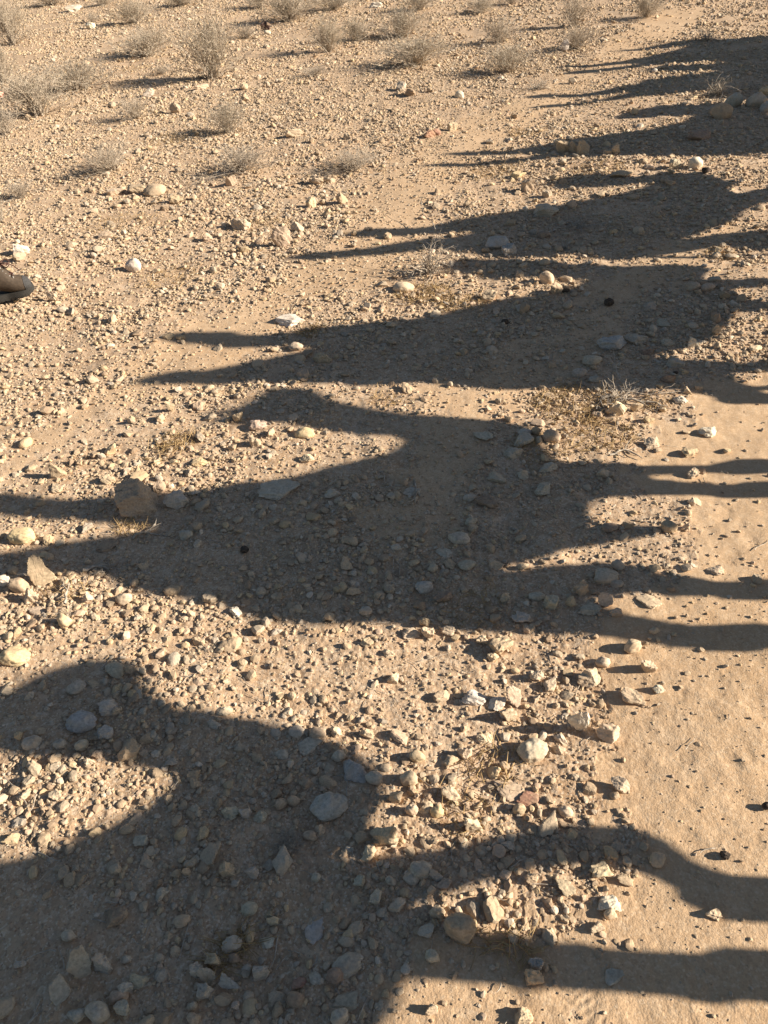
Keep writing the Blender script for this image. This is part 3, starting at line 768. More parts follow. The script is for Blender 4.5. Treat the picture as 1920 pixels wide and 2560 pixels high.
def build_gravel():
    rng = np.random.default_rng(3)
    lib = {}
    for lv in (0, 1, 2):
        lib[lv] = [rock(lv, rng, 'r' if i % 9 == 0 else 'f' if i % 4 == 1 else 'a') for i in range(36)]
    big = np.array([[*at(S['x'], S['y']-.3*S['h'])[:2], S['w']/(FPX/float(proj(at(S['x'], S['y']))[2]))*.5] for S in STONES])
    groups = {0: [], 1: [], 2: []}
    #        dmin  dmax  per m2  rmax  faces-size power
    for dmin, dmax, dens, rmax in ((.004, .008, 2600, 3.4), (.008, .016, 2300, 7.5), (.014, .03, 1700, 17.), (.03, .06, 265, 34.), (.06, .11, 15., 34.), (.022, .05, 120, 2.6), (.045, .085, 30, 2.61)):
        a0, a1 = (rad(-72), rad(68)) if rmax < 10 else (rad(-46), rad(38)); area = (a1-a0)/2*rmax**2; N = int(dens*area)
        r = rmax*np.sqrt(rng.random(N)); th = rng.uniform(a0, a1, N); x = r*np.sin(th); y = r*np.cos(th)
        px, py, z = proj(np.stack([x, y, np.zeros(N)], -1)); mg = 250 if dmin < .016 else 550; ok = (px > -mg) & (px < 1920+mg) & (py > -160) & (py < 2900)
        clump = .5+.5*vn(x/.5, y/.5, 31)+.35*vn(x/.17, y/.17, 32)
        b = bare(x, y)
        # fewer stones, and smaller, on the trodden ground
        keep = np.clip(clump*1.75-.02, .45 if dmax <= .03 else .1, 1.5)*np.where(b > .9, (.22 if dmin < .006 else .11 if dmin < .01 else .06 if dmin < .015 else .025 if dmin < .03 else .006), 1-b*(.72 if dmin < .03 else 1.02))
        if 2.5 < rmax < 2.7: keep = keep*(x < .25)*(1-b)
        far = np.clip((r-6)/10, 0, 1); keep = keep*(1+.5*far)
        if dmax < .035: keep *= np.clip((rmax*1.05-r)/(rmax*.35), 0, 1)
        ok &= rng.random(N) < keep/1.5
        x, y, z = x[ok], y[ok], z[ok]
        d = dmin*(dmax/dmin)**(rng.random(len(x))**1.35)
        hit = np.zeros(len(x), bool)
        if dmin >= .016:
            for bx, by, br in big: hit |= (np.abs(x-bx) < br+d*.4) & (np.abs(y-by) < br*.75+d*.4)
        x, y, z, d = x[~hit], y[~hit], z[~hit], d[~hit]
        pix = d*745/z
        for lv, m in ((0, pix < 3.4), (1, (pix >= 3.4) & (pix < 14)), (2, pix >= 14)):
            groups[lv].append(np.stack([x[m], y[m], d[m]], 1))
    for S in REST:
        P, F, c, p = stone_geo(S)
        groups[1 if S['w'] < 26 else 2].append(np.array([[p[0], p[1], P[:, 0].max()-P[:, 0].min()]]))
    Vs, Fs, Cs = [], [], []; off = 0
    pal = np.array([TINT[k] for k in 'cctttgggwbdpygyct']); 
    for lv, L in groups.items():
        Q = np.vstack(L); n = len(Q); shp = rng.integers(0, 36, n)
        x, y, d = Q.T
        zb = low(x, y)+micro(x, y, bare(x, y))
        tint = pal[rng.integers(0, len(pal), n)]*rng.uniform(.85, 1.12, (n, 1))
        tint = (tint*.64+np.array((.50, .355, .22))*.36)*rng.uniform(.78, 1.02, (n, 1))
        sc = np.stack([d, d*rng.uniform(.6, 1, n), d*rng.uniform(.36, .8, n)], 1)
        az = rng.uniform(0, 6.283, n); tl = rng.normal(0, .25, n)
        for k in range(36):
            m = shp == k; c = m.sum()
            if not c: continue
            P, F = lib[lv][k]; e = P.max(0)-P.min(0); P = P/e
            p = P[None]*sc[m][:, None]
            ct, st = np.cos(tl[m])[:, None], np.sin(tl[m])[:, None]
            X_ = p[..., 0]*ct+p[..., 2]*st; Z_ = -p[..., 0]*st+p[..., 2]*ct
            ca, sa = np.cos(az[m])[:, None], np.sin(az[m])[:, None]
            XX = X_*ca-p[..., 1]*sa+x[m][:, None]; YY = X_*sa+p[..., 1]*ca+y[m][:, None]
            ZZ = Z_+(zb[m]+sc[m][:, 2]*rng.uniform(.05, .36, c))[:, None]
            nv = P.shape[0]
            Vs.append(np.stack([XX, YY, ZZ], -1).reshape(-1, 3))
            Fs.append((F[None]+(off+np.arange(c)*nv)[:, None, None]).reshape(-1, 3)); off += c*nv
            Cs.append(np.repeat(tint[m], nv, 0))
        print('gravel level', lv, n)
    me = mesh('gravel', np.vstack(Vs), np.vstack(Fs), M_GRAVEL, np.clip(np.vstack(Cs), .03, .8), False)
    tag(obj('gravel', me), 'pale angular gravel and small pebbles strewn thickly over the sandy ground', 'gravel', kind='stuff')
build_gravel()

# outlines of the shadows on the ground, one list for each camel
SHADOWS = {
 1: [(0, 1737),(75, 1697),(127, 1671),(191, 1656),(249, 1656),(289, 1653),(318, 1659),(324, 1685),(315, 1708),(324, 1731),(370, 1760),(417, 1775),(492, 1778),(579, 1801),(654, 1804),(694, 1818),(770, 1841),(839, 1859),(903, 1885),(926, 1902),(952, 1966),(926, 2013),(891, 2059),(851, 2111),(810, 2134),(795, 2150),(815, 2166),(961, 2149),(1018, 2143),(1134, 2128),(1220, 2105),(1319, 2088),(1400, 2075),(1481, 2072),(1573, 2075),(1614, 2088),(1654, 2111),(1706, 2151),(1770, 2186),(1828, 2209),(1920, 2230),(1920, 2311),(1863, 2279),(1770, 2244),(1683, 2209),(1614, 2177),(1556, 2158),(1481, 2154),(1382, 2158),(1284, 2175),(1191, 2209),(1076, 2241),(960, 2256),(977, 2290),(1029, 2305),(1105, 2319),(1220, 2342),(1336, 2357),(1452, 2371),(1539, 2383),(1683, 2397),(1828, 2392),(1920, 2409),(1920, 2481),(1799, 2496),(1683, 2484),(1539, 2467),(1423, 2461),(1307, 2461),(1191, 2447),(1105, 2435),(1006, 2429),(949, 2435),(914, 2475),(903, 2522),(862, 2560),(700, 2750),(300, 2900),(-300, 2800),(-700, 2400),(-300, 2260),(0, 2157),(87, 2140),(174, 2111),(231, 2082),(301, 2050),(359, 2024),(417, 1989),(451, 1960),(463, 1943),(446, 1932),(360, 1915),(290, 1900),(231, 1884),(150, 1890),(60, 1892),(0, 1879),(-60, 1870),(-110, 1830),(-60, 1770)],
 2: [(538, 1054),(579, 1028),(613, 1010),(642, 984),(694, 970),(752, 973),(793, 981),(810, 996),(868, 1010),(926, 1022),(960, 1027),(1018, 1034),(1134, 1045),(1249, 1052),(1301, 1062),(1336, 1091),(1348, 1126),(1377, 1152),(1452, 1155),(1539, 1158),(1655, 1164),(1770, 1164),(1857, 1152),(1920, 1145),(1920, 1175),(1828, 1181),(1712, 1184),(1597, 1187),(1539, 1190),(1597, 1193),(1683, 1201),(1770, 1207),(1920, 1210),(1920, 1230),(1828, 1236),(1683, 1239),(1539, 1239),(1469, 1250),(1449, 1265),(1452, 1280),(1452, 1315),(1458, 1329),(1504, 1318),(1568, 1312),(1626, 1312),(1654, 1320),(1649, 1335),(1568, 1349),(1510, 1358),(1452, 1367),(1394, 1375),(1336, 1390),(1249, 1410),(1191, 1430),(1157, 1433),(1249, 1430),(1336, 1419),(1423, 1410),(1510, 1404),(1585, 1413),(1626, 1428),(1683, 1439),(1770, 1454),(1920, 1456),(1920, 1503),(1828, 1500),(1712, 1488),(1597, 1483),(1500, 1488),(1450, 1492),(1500, 1520),(1556, 1535),(1626, 1549),(1712, 1564),(1920, 1574),(1920, 1621),(1799, 1627),(1712, 1621),(1626, 1610),(1539, 1595),(1423, 1584),(1307, 1581),(1191, 1569),(1076, 1558),(960, 1552),(926, 1558),(810, 1561),(694, 1552),(637, 1540),(579, 1517),(521, 1503),(463, 1494),(376, 1485),(307, 1471),(295, 1454),(231, 1436),(162, 1433),(80, 1438),(0, 1440),(-120, 1440),(-180, 1425),(-120, 1405),(0, 1383),(58, 1375),(116, 1361),(191, 1352),(330, 1335),(400, 1325),(498, 1316),(430, 1313),(300, 1310),(220, 1303),(100, 1298),(0, 1290),(-60, 1275),(-100, 1255),(-50, 1238),(0, 1230),(58, 1233),(116, 1245),(203, 1248),(289, 1242),(405, 1233),(492, 1227),(579, 1210),(694, 1198),(781, 1184),(868, 1155),(960, 1138),(995, 1123),(1006, 1109),(995, 1097),(960, 1086),(897, 1086),(839, 1077),(781, 1071),(723, 1065),(683, 1054),(640, 1062),(580, 1062)],
 3: [(402, 845),(417, 834),(463, 831),(521, 830),(608, 828),(613, 840),(694, 837),(752, 831),(810, 819),(897, 811),(960, 805),(1047, 796),(1134, 785),(1220, 759),(1278, 747),(1365, 738),(1434, 724),(1475, 702),(1434, 697),(1376, 693),(1318, 694),(1260, 699),(1217, 696),(1174, 684),(1130, 676),(1110, 661),(1150, 650),(1200, 647),(1300, 652),(1400, 658),(1483, 661),(1556, 664),(1614, 665),(1671, 661),(1729, 663),(1758, 667),(1767, 681),(1755, 700),(1790, 696),(1845, 699),(1920, 696),(1920, 716),(1874, 718),(1816, 723),(1825, 731),(1854, 745),(1874, 748),(1920, 751),(1920, 777),(1868, 775),(1836, 771),(1816, 791),(1799, 815),(1773, 841),(1752, 850),(1715, 869),(1657, 880),(1614, 889),(1700, 899),(1758, 902),(1845, 905),(1920, 903),(1920, 928),(1874, 928),(1830, 926),(1787, 935),(1825, 938),(1851, 947),(1868, 960),(1920, 967),(1920, 1007),(1859, 997),(1787, 987),(1729, 979),(1671, 974),(1614, 967),(1500, 972),(1365, 970),(1278, 976),(1191, 970),(1134, 964),(1047, 955),(960, 964),(868, 961),(752, 958),(579, 958),(463, 961),(376, 964),(330, 958),(376, 941),(434, 929),(521, 926),(608, 912),(694, 895),(741, 886),(800, 874),(752, 866),(694, 866),(579, 871),(492, 860),(405, 851)],
 4: [(845, 587),(886, 578),(915, 573),(958, 571),(1002, 571),(1045, 570),(1074, 567),(1120, 557),(1163, 547),(1249, 535),(1336, 521),(1423, 509),(1440, 505),(1498, 497),(1556, 484),(1599, 473),(1637, 455),(1585, 461),(1527, 468),(1440, 471),(1395, 474),(1369, 463),(1387, 446),(1460, 437),(1525, 439),(1590, 441),(1647, 437),(1699, 433),(1764, 439),(1794, 450),(1820, 461),(1816, 461),(1781, 481),(1845, 484),(1888, 479),(1920, 474),(1920, 490),(1897, 494),(1920, 497),(1920, 505),(1874, 510),(1845, 525),(1816, 548),(1773, 568),(1715, 588),(1680, 599),(1729, 597),(1773, 588),(1830, 581),(1920, 581),(1920, 629),(1874, 623),(1845, 616),(1802, 615),(1773, 619),(1700, 632),(1642, 639),(1570, 648),(1527, 649),(1469, 646),(1434, 634),(1347, 645),(1260, 645),(1203, 640),(1145, 628),(1110, 622),(1074, 625),(1031, 630),(944, 638),(886, 642),(814, 649),(756, 651),(704, 646),(756, 635),(799, 629),(857, 626),(915, 622),(958, 613),(1016, 604),(1072, 598),(1145, 592),(1200, 580),(1120, 583),(1045, 587),(987, 591),(900, 593),(860, 591)],
 5: [(1093, 385),(1163, 379),(1249, 379),(1307, 370),(1377, 359),(1423, 347),(1539, 336),(1626, 324),(1712, 304),(1721, 296),(1734, 287),(1699, 290),(1634, 292),(1569, 296),(1540, 299),(1526, 296),(1569, 283),(1612, 270),(1677, 261),(1743, 261),(1808, 259),(1920, 262),(1920, 381),(1808, 385),(1721, 389),(1634, 392),(1569, 389),(1460, 396),(1395, 394),(1330, 402),(1265, 411),(1200, 418),(1134, 417),(1035, 415),(1105, 408),(1191, 408),(1249, 402),(1307, 394),(1400, 378),(1307, 385),(1220, 389),(1134, 389)],
 6: [(1300, 242),(1352, 235),(1395, 237),(1460, 235),(1525, 222),(1591, 211),(1604, 201),(1677, 194),(1742, 185),(1800, 176),(1750, 176),(1677, 181),(1625, 180),(1612, 172),(1677, 163),(1750, 163),(1850, 158),(1920, 151),(1920, 214),(1851, 222),(1764, 227),(1677, 235),(1591, 242),(1547, 248),(1482, 259),(1417, 266),(1330, 272),(1304, 270),(1374, 261),(1439, 259),(1504, 248),(1547, 237),(1578, 227),(1525, 235),(1460, 244),(1374, 244),(1310, 246)],
 7: [(1374, 168),(1460, 164),(1525, 157),(1591, 148),(1656, 135),(1700, 125),(1721, 118),(1690, 117),(1656, 122),(1591, 127),(1538, 127),(1612, 120),(1656, 112),(1699, 103),(1764, 96),(1808, 100),(1851, 96),(1920, 90),(1920, 142),(1894, 144),(1820, 155),(1742, 157),(1677, 158),(1612, 166),(1569, 172),(1504, 181),(1439, 185),(1378, 188),(1439, 177),(1504, 172),(1569, 165),(1604, 159),(1560, 160),(1525, 164),(1460, 170),(1390, 172)],
}

# ---------------------------------------------------------------- dry plants
def tubes(paths, sides=3):
    "paths: list of (points (n,3), radii (n,)) -> V, F"
    Vs, Fs = [], []; off = 0
    for P, R in paths:
        P = np.asarray(P, float); n = len(P); T = np.gradient(P, axis=0); T /= np.linalg.norm(T, axis=1)[:, None]+1e-9
        up = np.array([.31, .17, .93]); A = np.cross(T, up); A /= np.linalg.norm(A, axis=1)[:, None]+1e-9; B = np.cross(T, A)
        a = np.arange(sides)*2*math.pi/sides
        ring = P[:, None]+(A[:, None]*np.cos(a)[None, :, None]+B[:, None]*np.sin(a)[None, :, None])*np.asarray(R)[:, None, None]
        Vs.append(ring.reshape(-1, 3)); i = np.arange(n-1)[:, None]*sides; j = np.arange(sides)[None]; jn = (j+1) % sides
        Fs.append((off+np.stack([i+j, i+jn, i+sides+jn, i+sides+j], -1)).reshape(-1, 4)); off += n*sides
    return np.vstack(Vs), np.vstack(Fs)
def wander(rng, p, d, L, n=5, curl=.35, lift=.15):
    d = np.array(d, float); d /= np.linalg.norm(d); P = [np.array(p, float)]
    for _ in range(n):
        d = d+rng.normal(0, curl, 3)*.5+np.array([0, 0, lift]); d /= np.linalg.norm(d); P.append(P[-1]+d*L/n)
    return np.array(P)
def shrub_meshes(seed, nmain, kind):
    "unit shrub: about 1 wide, 1 tall, base at origin"
    rng = np.random.default_rng(seed); stems, twigs, leaf = [], [], []
    for i in range(nmain):
        az = rng.uniform(0, 6.283); tilt = abs(rng.normal(0, .62 if kind != 'dead' else .75)); tilt = min(tilt, 1.45)
        d = (math.sin(tilt)*math.cos(az), math.sin(tilt)*math.sin(az), math.cos(tilt))
        L = rng.uniform(.55, .95)*(1 if kind != 'dead' else rng.uniform(.5, 1.1))
        b = rng.normal(0, .05, 3)*[1, 1, 0]
        P = wander(rng, b, d, L, 6, .4 if kind != 'dead' else .75, .06 if kind != 'dead' else -.03)
        r0 = .0065 if kind != 'dead' else rng.uniform(.006, .016)
        (stems if i % 3 == 0 or kind == 'dead' else twigs).append((P, np.linspace(r0, r0*.4, 7)))
        for q in range(rng.integers(4, 7) if kind != 'dead' else rng.integers(1, 4)):
            k = rng.integers(2, 6); t = P[k]+(P[k+1]-P[k])*rng.random() if k < 6 else P[k]
            dd = np.array(P[k]-P[k-1]); dd /= np.linalg.norm(dd); dd = dd+rng.normal(0, .6, 3)
            Q = wander(rng, t, dd, L*rng.uniform(.18, .38), 3, .5, .1)
            twigs.append((Q, np.linspace(.0034, .0017, 4)))
            for u in range(3 if kind != 'dead' else 1):
                k2 = rng.integers(1, 4); d3 = Q[k2]-Q[k2-1]; d3 = d3/np.linalg.norm(d3)+rng.normal(0, .75, 3)
                E = wander(rng, Q[k2], d3, rng.uniform(.05, .13), 2, .5, .1); twigs.append((E, np.array([.0024, .002, .0014])))
                if kind == 'leafy':
                    for v in range(3): leaf.append(E[rng.integers(0, 3)]+rng.normal(0, .012, 3))
    out = []
    for nm, T in (('stems', stems), ('twigs', twigs)):
        V, F = tubes(T); V[:, 2] = np.maximum(V[:, 2], -.02); out.append((V, F))
    if leaf:
        c = np.array(leaf); n = len(c); u = rng.normal(size=(n, 3)); u /= np.linalg.norm(u, axis=1)[:, None]; v = np.cross(u, rng.normal(size=(n, 3))); v /= np.linalg.norm(v, axis=1)[:, None]
        s = rng.uniform(.005, .011, (n, 1)); V = np.stack([c-u*s, c+v*s*.5, c+u*s, c-v*s*.5], 1).reshape(-1, 3)
        out.append((V, np.arange(n*4).reshape(-1, 4)))
    return out
PROTO = {}
for kind, mats in (('leafy', (M_DEAD, M_TWIG, M_LEAF)), ('bare', (M_DEAD, M_TWIG)), ('dead', (M_DEAD, M_DEAD))):
    PROTO[kind] = []
    for sd_ in range(4):
        g = shrub_meshes(100+sd_*7+len(kind), {'leafy': 85, 'bare': 75, 'dead': 60}[kind], kind)
        PROTO[kind].append([mesh(nm, V, F, m) for (V, F), nm, m in zip(g, ('stems', 'twigs', 'leaves'), mats)])
SHRUBS = '''
1 60 200 150 190 leafy|grey green bush at the left edge in the top left corner
1 18 372 110 200 leafy|tall grey green bush cut by the left edge above the pink fingertips
1 580 110 150 100 leafy|low rounded grey bush right of the white block at the top left
1 640 255 200 130 leafy|wide grey bush just below the low rounded one at the top left
1 920 350 200 250 leafy|tallest sandy grey bush with a long shadow at its foot, upper left centre
1 1255 102 190 130 leafy|bushy shrub right behind the dark burgundy stone
1 1420 232 125 145 leafy|thin upright shrub right of the tallest one
1 1545 182 100 100 leafy|small round grey shrub right beside the thin upright shrub
1 170 510 225 190 leafy|large dark twiggy bush at the left beside the pink fingertips
1 330 402 230 130 leafy|wide grey bush touching the large dark twiggy one on its right
1 28 585 140 120 bare|low pale bush on the left edge below the large dark twiggy bush
1 590 522 115 105 bare|pale see through shrub left of the dense dark shrub
1 985 582 145 135 leafy|dense dark grey shrub casting a strong shadow to its left
1 480 748 190 120 bare|pale grey bush standing above the smooth tan mound of rock
1 1045 752 225 115 bare|wide low shrub with bare grey twigs in the upper left field
1 1530 742 200 90 bare|flat dead shrub with white stones behind it
1 230 32 120 60 leafy|grey bush at the top edge, left of the upper centre
1 450 27 80 50 leafy|small grey bush at the top edge right of the top left corner
1 790 32 130 60 leafy|low bush at the top edge above the tallest bush
1 1120 42 100 80 leafy|grey bush at the top edge left of the burgundy stone's shrub
1 1440 52 150 80 leafy|wide bush at the top edge above the thin upright shrub
1 15 965 50 150 bare|thin dry stalks at the left edge above the boot
1 90 862 100 80 bare|low brown dry shrub near the left edge above the boot
1 700 325 80 40 bare|tiny grey shrub left of the foot of the tallest bush
1 1360 335 100 50 bare|tiny dark grey shrub below the thin upright shrub
1 400 102 50 45 bare|tiny dry shrub right above the small white block
1 1070 172 90 60 bare|small brown dry shrub left below the burgundy stone
2 80 172 180 120 leafy|grey bush at the top left of the smooth strip
2 150 52 120 80 leafy|grey bush at the top edge near the middle
2 420 64 110 70 leafy|dark low bush casting a thin shadow at the top, right of the middle
2 550 22 70 50 leafy|small bush at the top edge right of the dark low one
2 500 192 130 105 bare|pale thin shrub with a stone at its foot above the broad yellowish bush
2 140 297 240 130 leafy|broad brown bush in front of the bush at the top left of the smooth strip
2 530 322 170 125 leafy|round yellowish grey bush left of the two farthest shadow tips
2 820 122 110 140 bare|tall pale shrub at the top with a thin shadow to its left
2 830 222 140 105 bare|pale open shrub standing behind the upright pinkish white stone
2 1130 82 110 90 leafy|grey bush at the top right throwing a dark shadow
2 670 392 130 80 dead|low grey tangle of dead twigs at the tip of the sixth shadow
2 1390 182 115 75 dead|grey dead bush on the upper edge of the farthest shadow
2 1440 425 200 125 dead|pale dead bush between the boulders and the sixth shadow
2 200 1190 200 215 dead|dead bush with a tall bare twig standing between the third and fourth shadows
4 1010 640 270 130 dead|tangled pile of dead roots and branches right of the third shadow
2 830 995 210 50 dead|flat dead shrub lying in the fourth shadow
2 775 1078 90 45 dead|few dead twigs catching the sun at the lower edge of the fourth shadow
5 460 262 150 70 dead|dead roots in the shade at the tip of the second shadow
5 290 470 110 110 dead|dry grey sticks in the sun above the round tan boulder
5 905 600 70 40 dead|little dark heap of twigs in the sun between the nearest and second shadows
7 1255 345 130 50 bare|low dark dried plant in the nearest shadow
'''
for i, ln in enumerate(SHRUBS.strip().split('\n')):
    q, _, lab = ln.partition('|'); q = q.split(); R_ = int(q[0])-1; s = .57866
    x = (0, 960)[R_ % 2]+float(q[1])*s; y = (R_//2)*640+float(q[2])*s; W_ = float(q[3])*s; H_ = float(q[4])*s; kd = q[5]
    p = at(x, y-.12*W_*.5); sc = FPX/float(proj(p)[2]); wd = W_/sc; r = ray(x, y); dn = -r[2]/np.linalg.norm(r)
    ht = max((H_/sc-.25*wd*dn)/math.sqrt(1-dn*dn), wd*.3)
    root = bpy.data.objects.new('dead_bush' if kd == 'dead' else 'desert_shrub', None); COL.objects.link(root)
    root.location = (p[0], p[1], p[2]-.005); root.rotation_euler = (0, 0, i*2.399)
    tag(root, lab, 'shrub', 'dry shrubs of the desert slope')
    for me in PROTO[kd][i % 4]:
        c = obj(me.name.split('.')[0], me, root); f = .75 if kd == 'dead' else 1.0
        c.scale = (wd*1.25*f, wd*1.25*f, ht*(1.0 if kd != 'dead' else 1.0))

# straw and withered ground cover
def straw():
    rng = np.random.default_rng(8); paths = []
    pts = [(1440, 1010, .28, 520), (1500, 1090, .22, 350), (445, 1105, .12, 160), (430, 350, .35, 260), (1295, 2372, .06, 45), (1215, 2350, .05, 25), (1250, 1920, .14, 80), (1060, 735, .22, 420), (1160, 760, .2, 260),
           (1350, 1120, .2, 150), (1240, 430, .3, 220), (1500, 420, .3, 200), (350, 170, .4, 120), (620, 95, .4, 150), (420, 1130, .14, 60), (780, 830, .12, 120), (970, 1000, .12, 60), (600, 2360, .06, 70), (420, 700, .3, 200), (300, 560, .4, 200),
           (660, 560, .3, 160), (1640, 1010, .1, 60), (1320, 330, .25, 140), (330, 1320, .1, 80), (560, 2400, .05, 40), (1190, 1520, .15, 60), (1800, 640, .15, 100), (1150, 2030, .12, 60), (170, 1480, .1, 60)]
    for (x, y, r, n) in pts:
        c = at(x, y)
        for _ in range(n):
            a = rng.uniform(0, 6.283); q = r*math.sqrt(rng.random()); px, py = c[0]+q*math.cos(a), c[1]+q*math.sin(a)*.8
            d = rng.normal(0, 1, 3); d[2] = abs(d[2])*.35+.03
            P = wander(rng, (px, py, float(low(px, py))+.004), d, rng.uniform(.025, .09), 3, .3, 0); paths.append((P, np.array([.0018, .0016, .0013, .0007])*rng.uniform(.7, 1.3)))
    V, F = tubes(paths); tag(obj('dry_grass', mesh('dry_grass', V, F, M_STRAW)), 'short withered yellow straw lying in patches between the stones', 'dry grass', kind='stuff')
straw()
# twigs lying about: thin litter nobody could count
def litter():
    rng = np.random.default_rng(18); paths = []
    while len(paths) < 330:
        x, y = rng.uniform(0, 1920), rng.uniform(300, 2560); p = at(x, y)
        if rng.random() < .92 and float(bare(np.array(p[0]), np.array(p[1]))) > .9: continue
        a = rng.uniform(0, 6.283); P = wander(rng, (p[0], p[1], p[2]+.006), (math.cos(a), math.sin(a), 0), rng.uniform(.03, .13), 5, .35, 0)
        for k in range(6): P[k, 2] = low(P[k, 0], P[k, 1])+.006+.004*rng.random()
        paths.append((P, np.linspace(.0022, .001, 6)*rng.uniform(.6, 1.3)))
    V, F = tubes(paths, 4); tag(obj('twig_litter', mesh('twig_litter', V, F, M_DEAD)), 'thin dry twigs scattered over the ground', 'twigs', kind='stuff')
litter()
# roots running out of the dead pile
def branch(px, r0, lab, seed, name='dead_branch', lift=.012):
    rng = np.random.default_rng(seed); P = []
    Q = [at(*p) for p in px]
    for a, b in zip(Q[:-1], Q[1:]):
        for t in (0, .33, .66): P.append(a+(b-a)*t+rng.normal(0, r0*.5, 3))
    P.append(Q[-1]); P = np.array(P); P[:, 2] += lift+np.abs(rng.normal(0, lift*.4, len(P)))
    paths = [(P, np.linspace(r0, r0*.35, len(P)))]
    for _ in range(4):
        k = rng.integers(1, len(P)-1); d = P[k+1]-P[k-1]; d /= np.linalg.norm(d); d = d+rng.normal(0, .5, 3)*[1, 1, .3]
        B = wander(rng, P[k], d, rng.uniform(.05, .15), 4, .5, 0); B[:, 2] = np.maximum(B[:, 2], low(B[:, 0], B[:, 1])+.004); paths.append((B, np.linspace(r0*.5, r0*.2, 5)))
    V, F = tubes(paths, 6); tag(obj(name, mesh(name, V, F, M_DEAD, None, True)), lab, 'branch', 'dead branches on the ground')
branch([(1530, 1000), (1580, 1006), (1630, 1012), (1668, 1020)], .010, 'dead grey branch running right from the root pile along the sand', 1)
branch([(1560, 985), (1610, 992), (1660, 988), (1712, 984)], .006, 'thin dead branch reaching from the root pile to the edge of the third shadow', 2)
branch([(1520, 990), (1495, 1010), (1490, 1030)], .009, 'short curved dead branch hanging forward over the craggy cream rock', 3)
branch([(1545, 975), (1536, 945), (1528, 905)], .005, 'bare twig sticking up left from the root pile', 4, lift=.06)
branch([(170, 1520), (172, 1490), (165, 1468)], .007, 'forked dry stick standing beside the cream wedge stone', 5, lift=.03)
branch([(330, 1350), (365, 1335), (392, 1318)], .008, 'pale dry branch on the upper edge of the second shadow', 6)
branch([(210, 1432), (250, 1420), (285, 1425)], .010, 'pale broken branch in the sunlit edge by the dead roots', 7)
branch([(1525, 1140), (1560, 1130), (1605, 1150)], .007, 'short dead branch above the second camel front leg shadow', 8)
branch([(1090, 600), (1060, 560), (1048, 520)], .004, 'bare upright twig of the dead bush between two shadows', 9, lift=.08)
branch([(1038, 1208), (1041, 1240), (1038, 1262)], .005, 'small stick in the second shadow left of its hind leg', 10)

# ---------------------------------------------------------------- droppings
def dung(x, y, wpx, lab, dry=False):
    p = at(x, y-wpx*.25); sc = FPX/float(proj(p)[2]); d = wpx/sc; rng = np.random.default_rng(int(x))
    P, F = rock(3, rng, 'r'); e = P.max(0)-P.min(0); P = P/e
    P *= (1+.10*vn(P[:, 0]*9+x, P[:, 1]*9, 5)+.06*vn(P[:, 1]*20, P[:, 2]*20+x, 6))[:, None]
    P = P*np.array([d, d*.85, d*.72]); P[:, 2] -= P[:, 2].min()+.06*d
    tag(obj('dropping', mesh('dropping', P, F, M_DUNG, None, True), loc=p), lab, 'dung', 'camel droppings')
for a in [(1521, 768, 25, 'largest black camel dropping on the bare track inside the third shadow'), (1262, 814, 18, 'black dropping among small stones in the left part of the third shadow'),
          (1412, 736, 24, 'black dropping at the foot of the pale rounded stone above the third shadow'), (1688, 938, 12, 'small black dropping in front of a rounded blue grey stone'),
          (1812, 2147, 26, 'dark brown dropping on the sunlit sandy path near the right edge'),
          (613, 1384, 22, 'dark dropping in the left middle of the second shadow'), 
          (1915, 2024, 24, 'dark dropping cut by the right edge on the sandy path'), (1764, 437, 20, 'dark dropping just above the head shadow of the fourth camel')]: dung(*a)

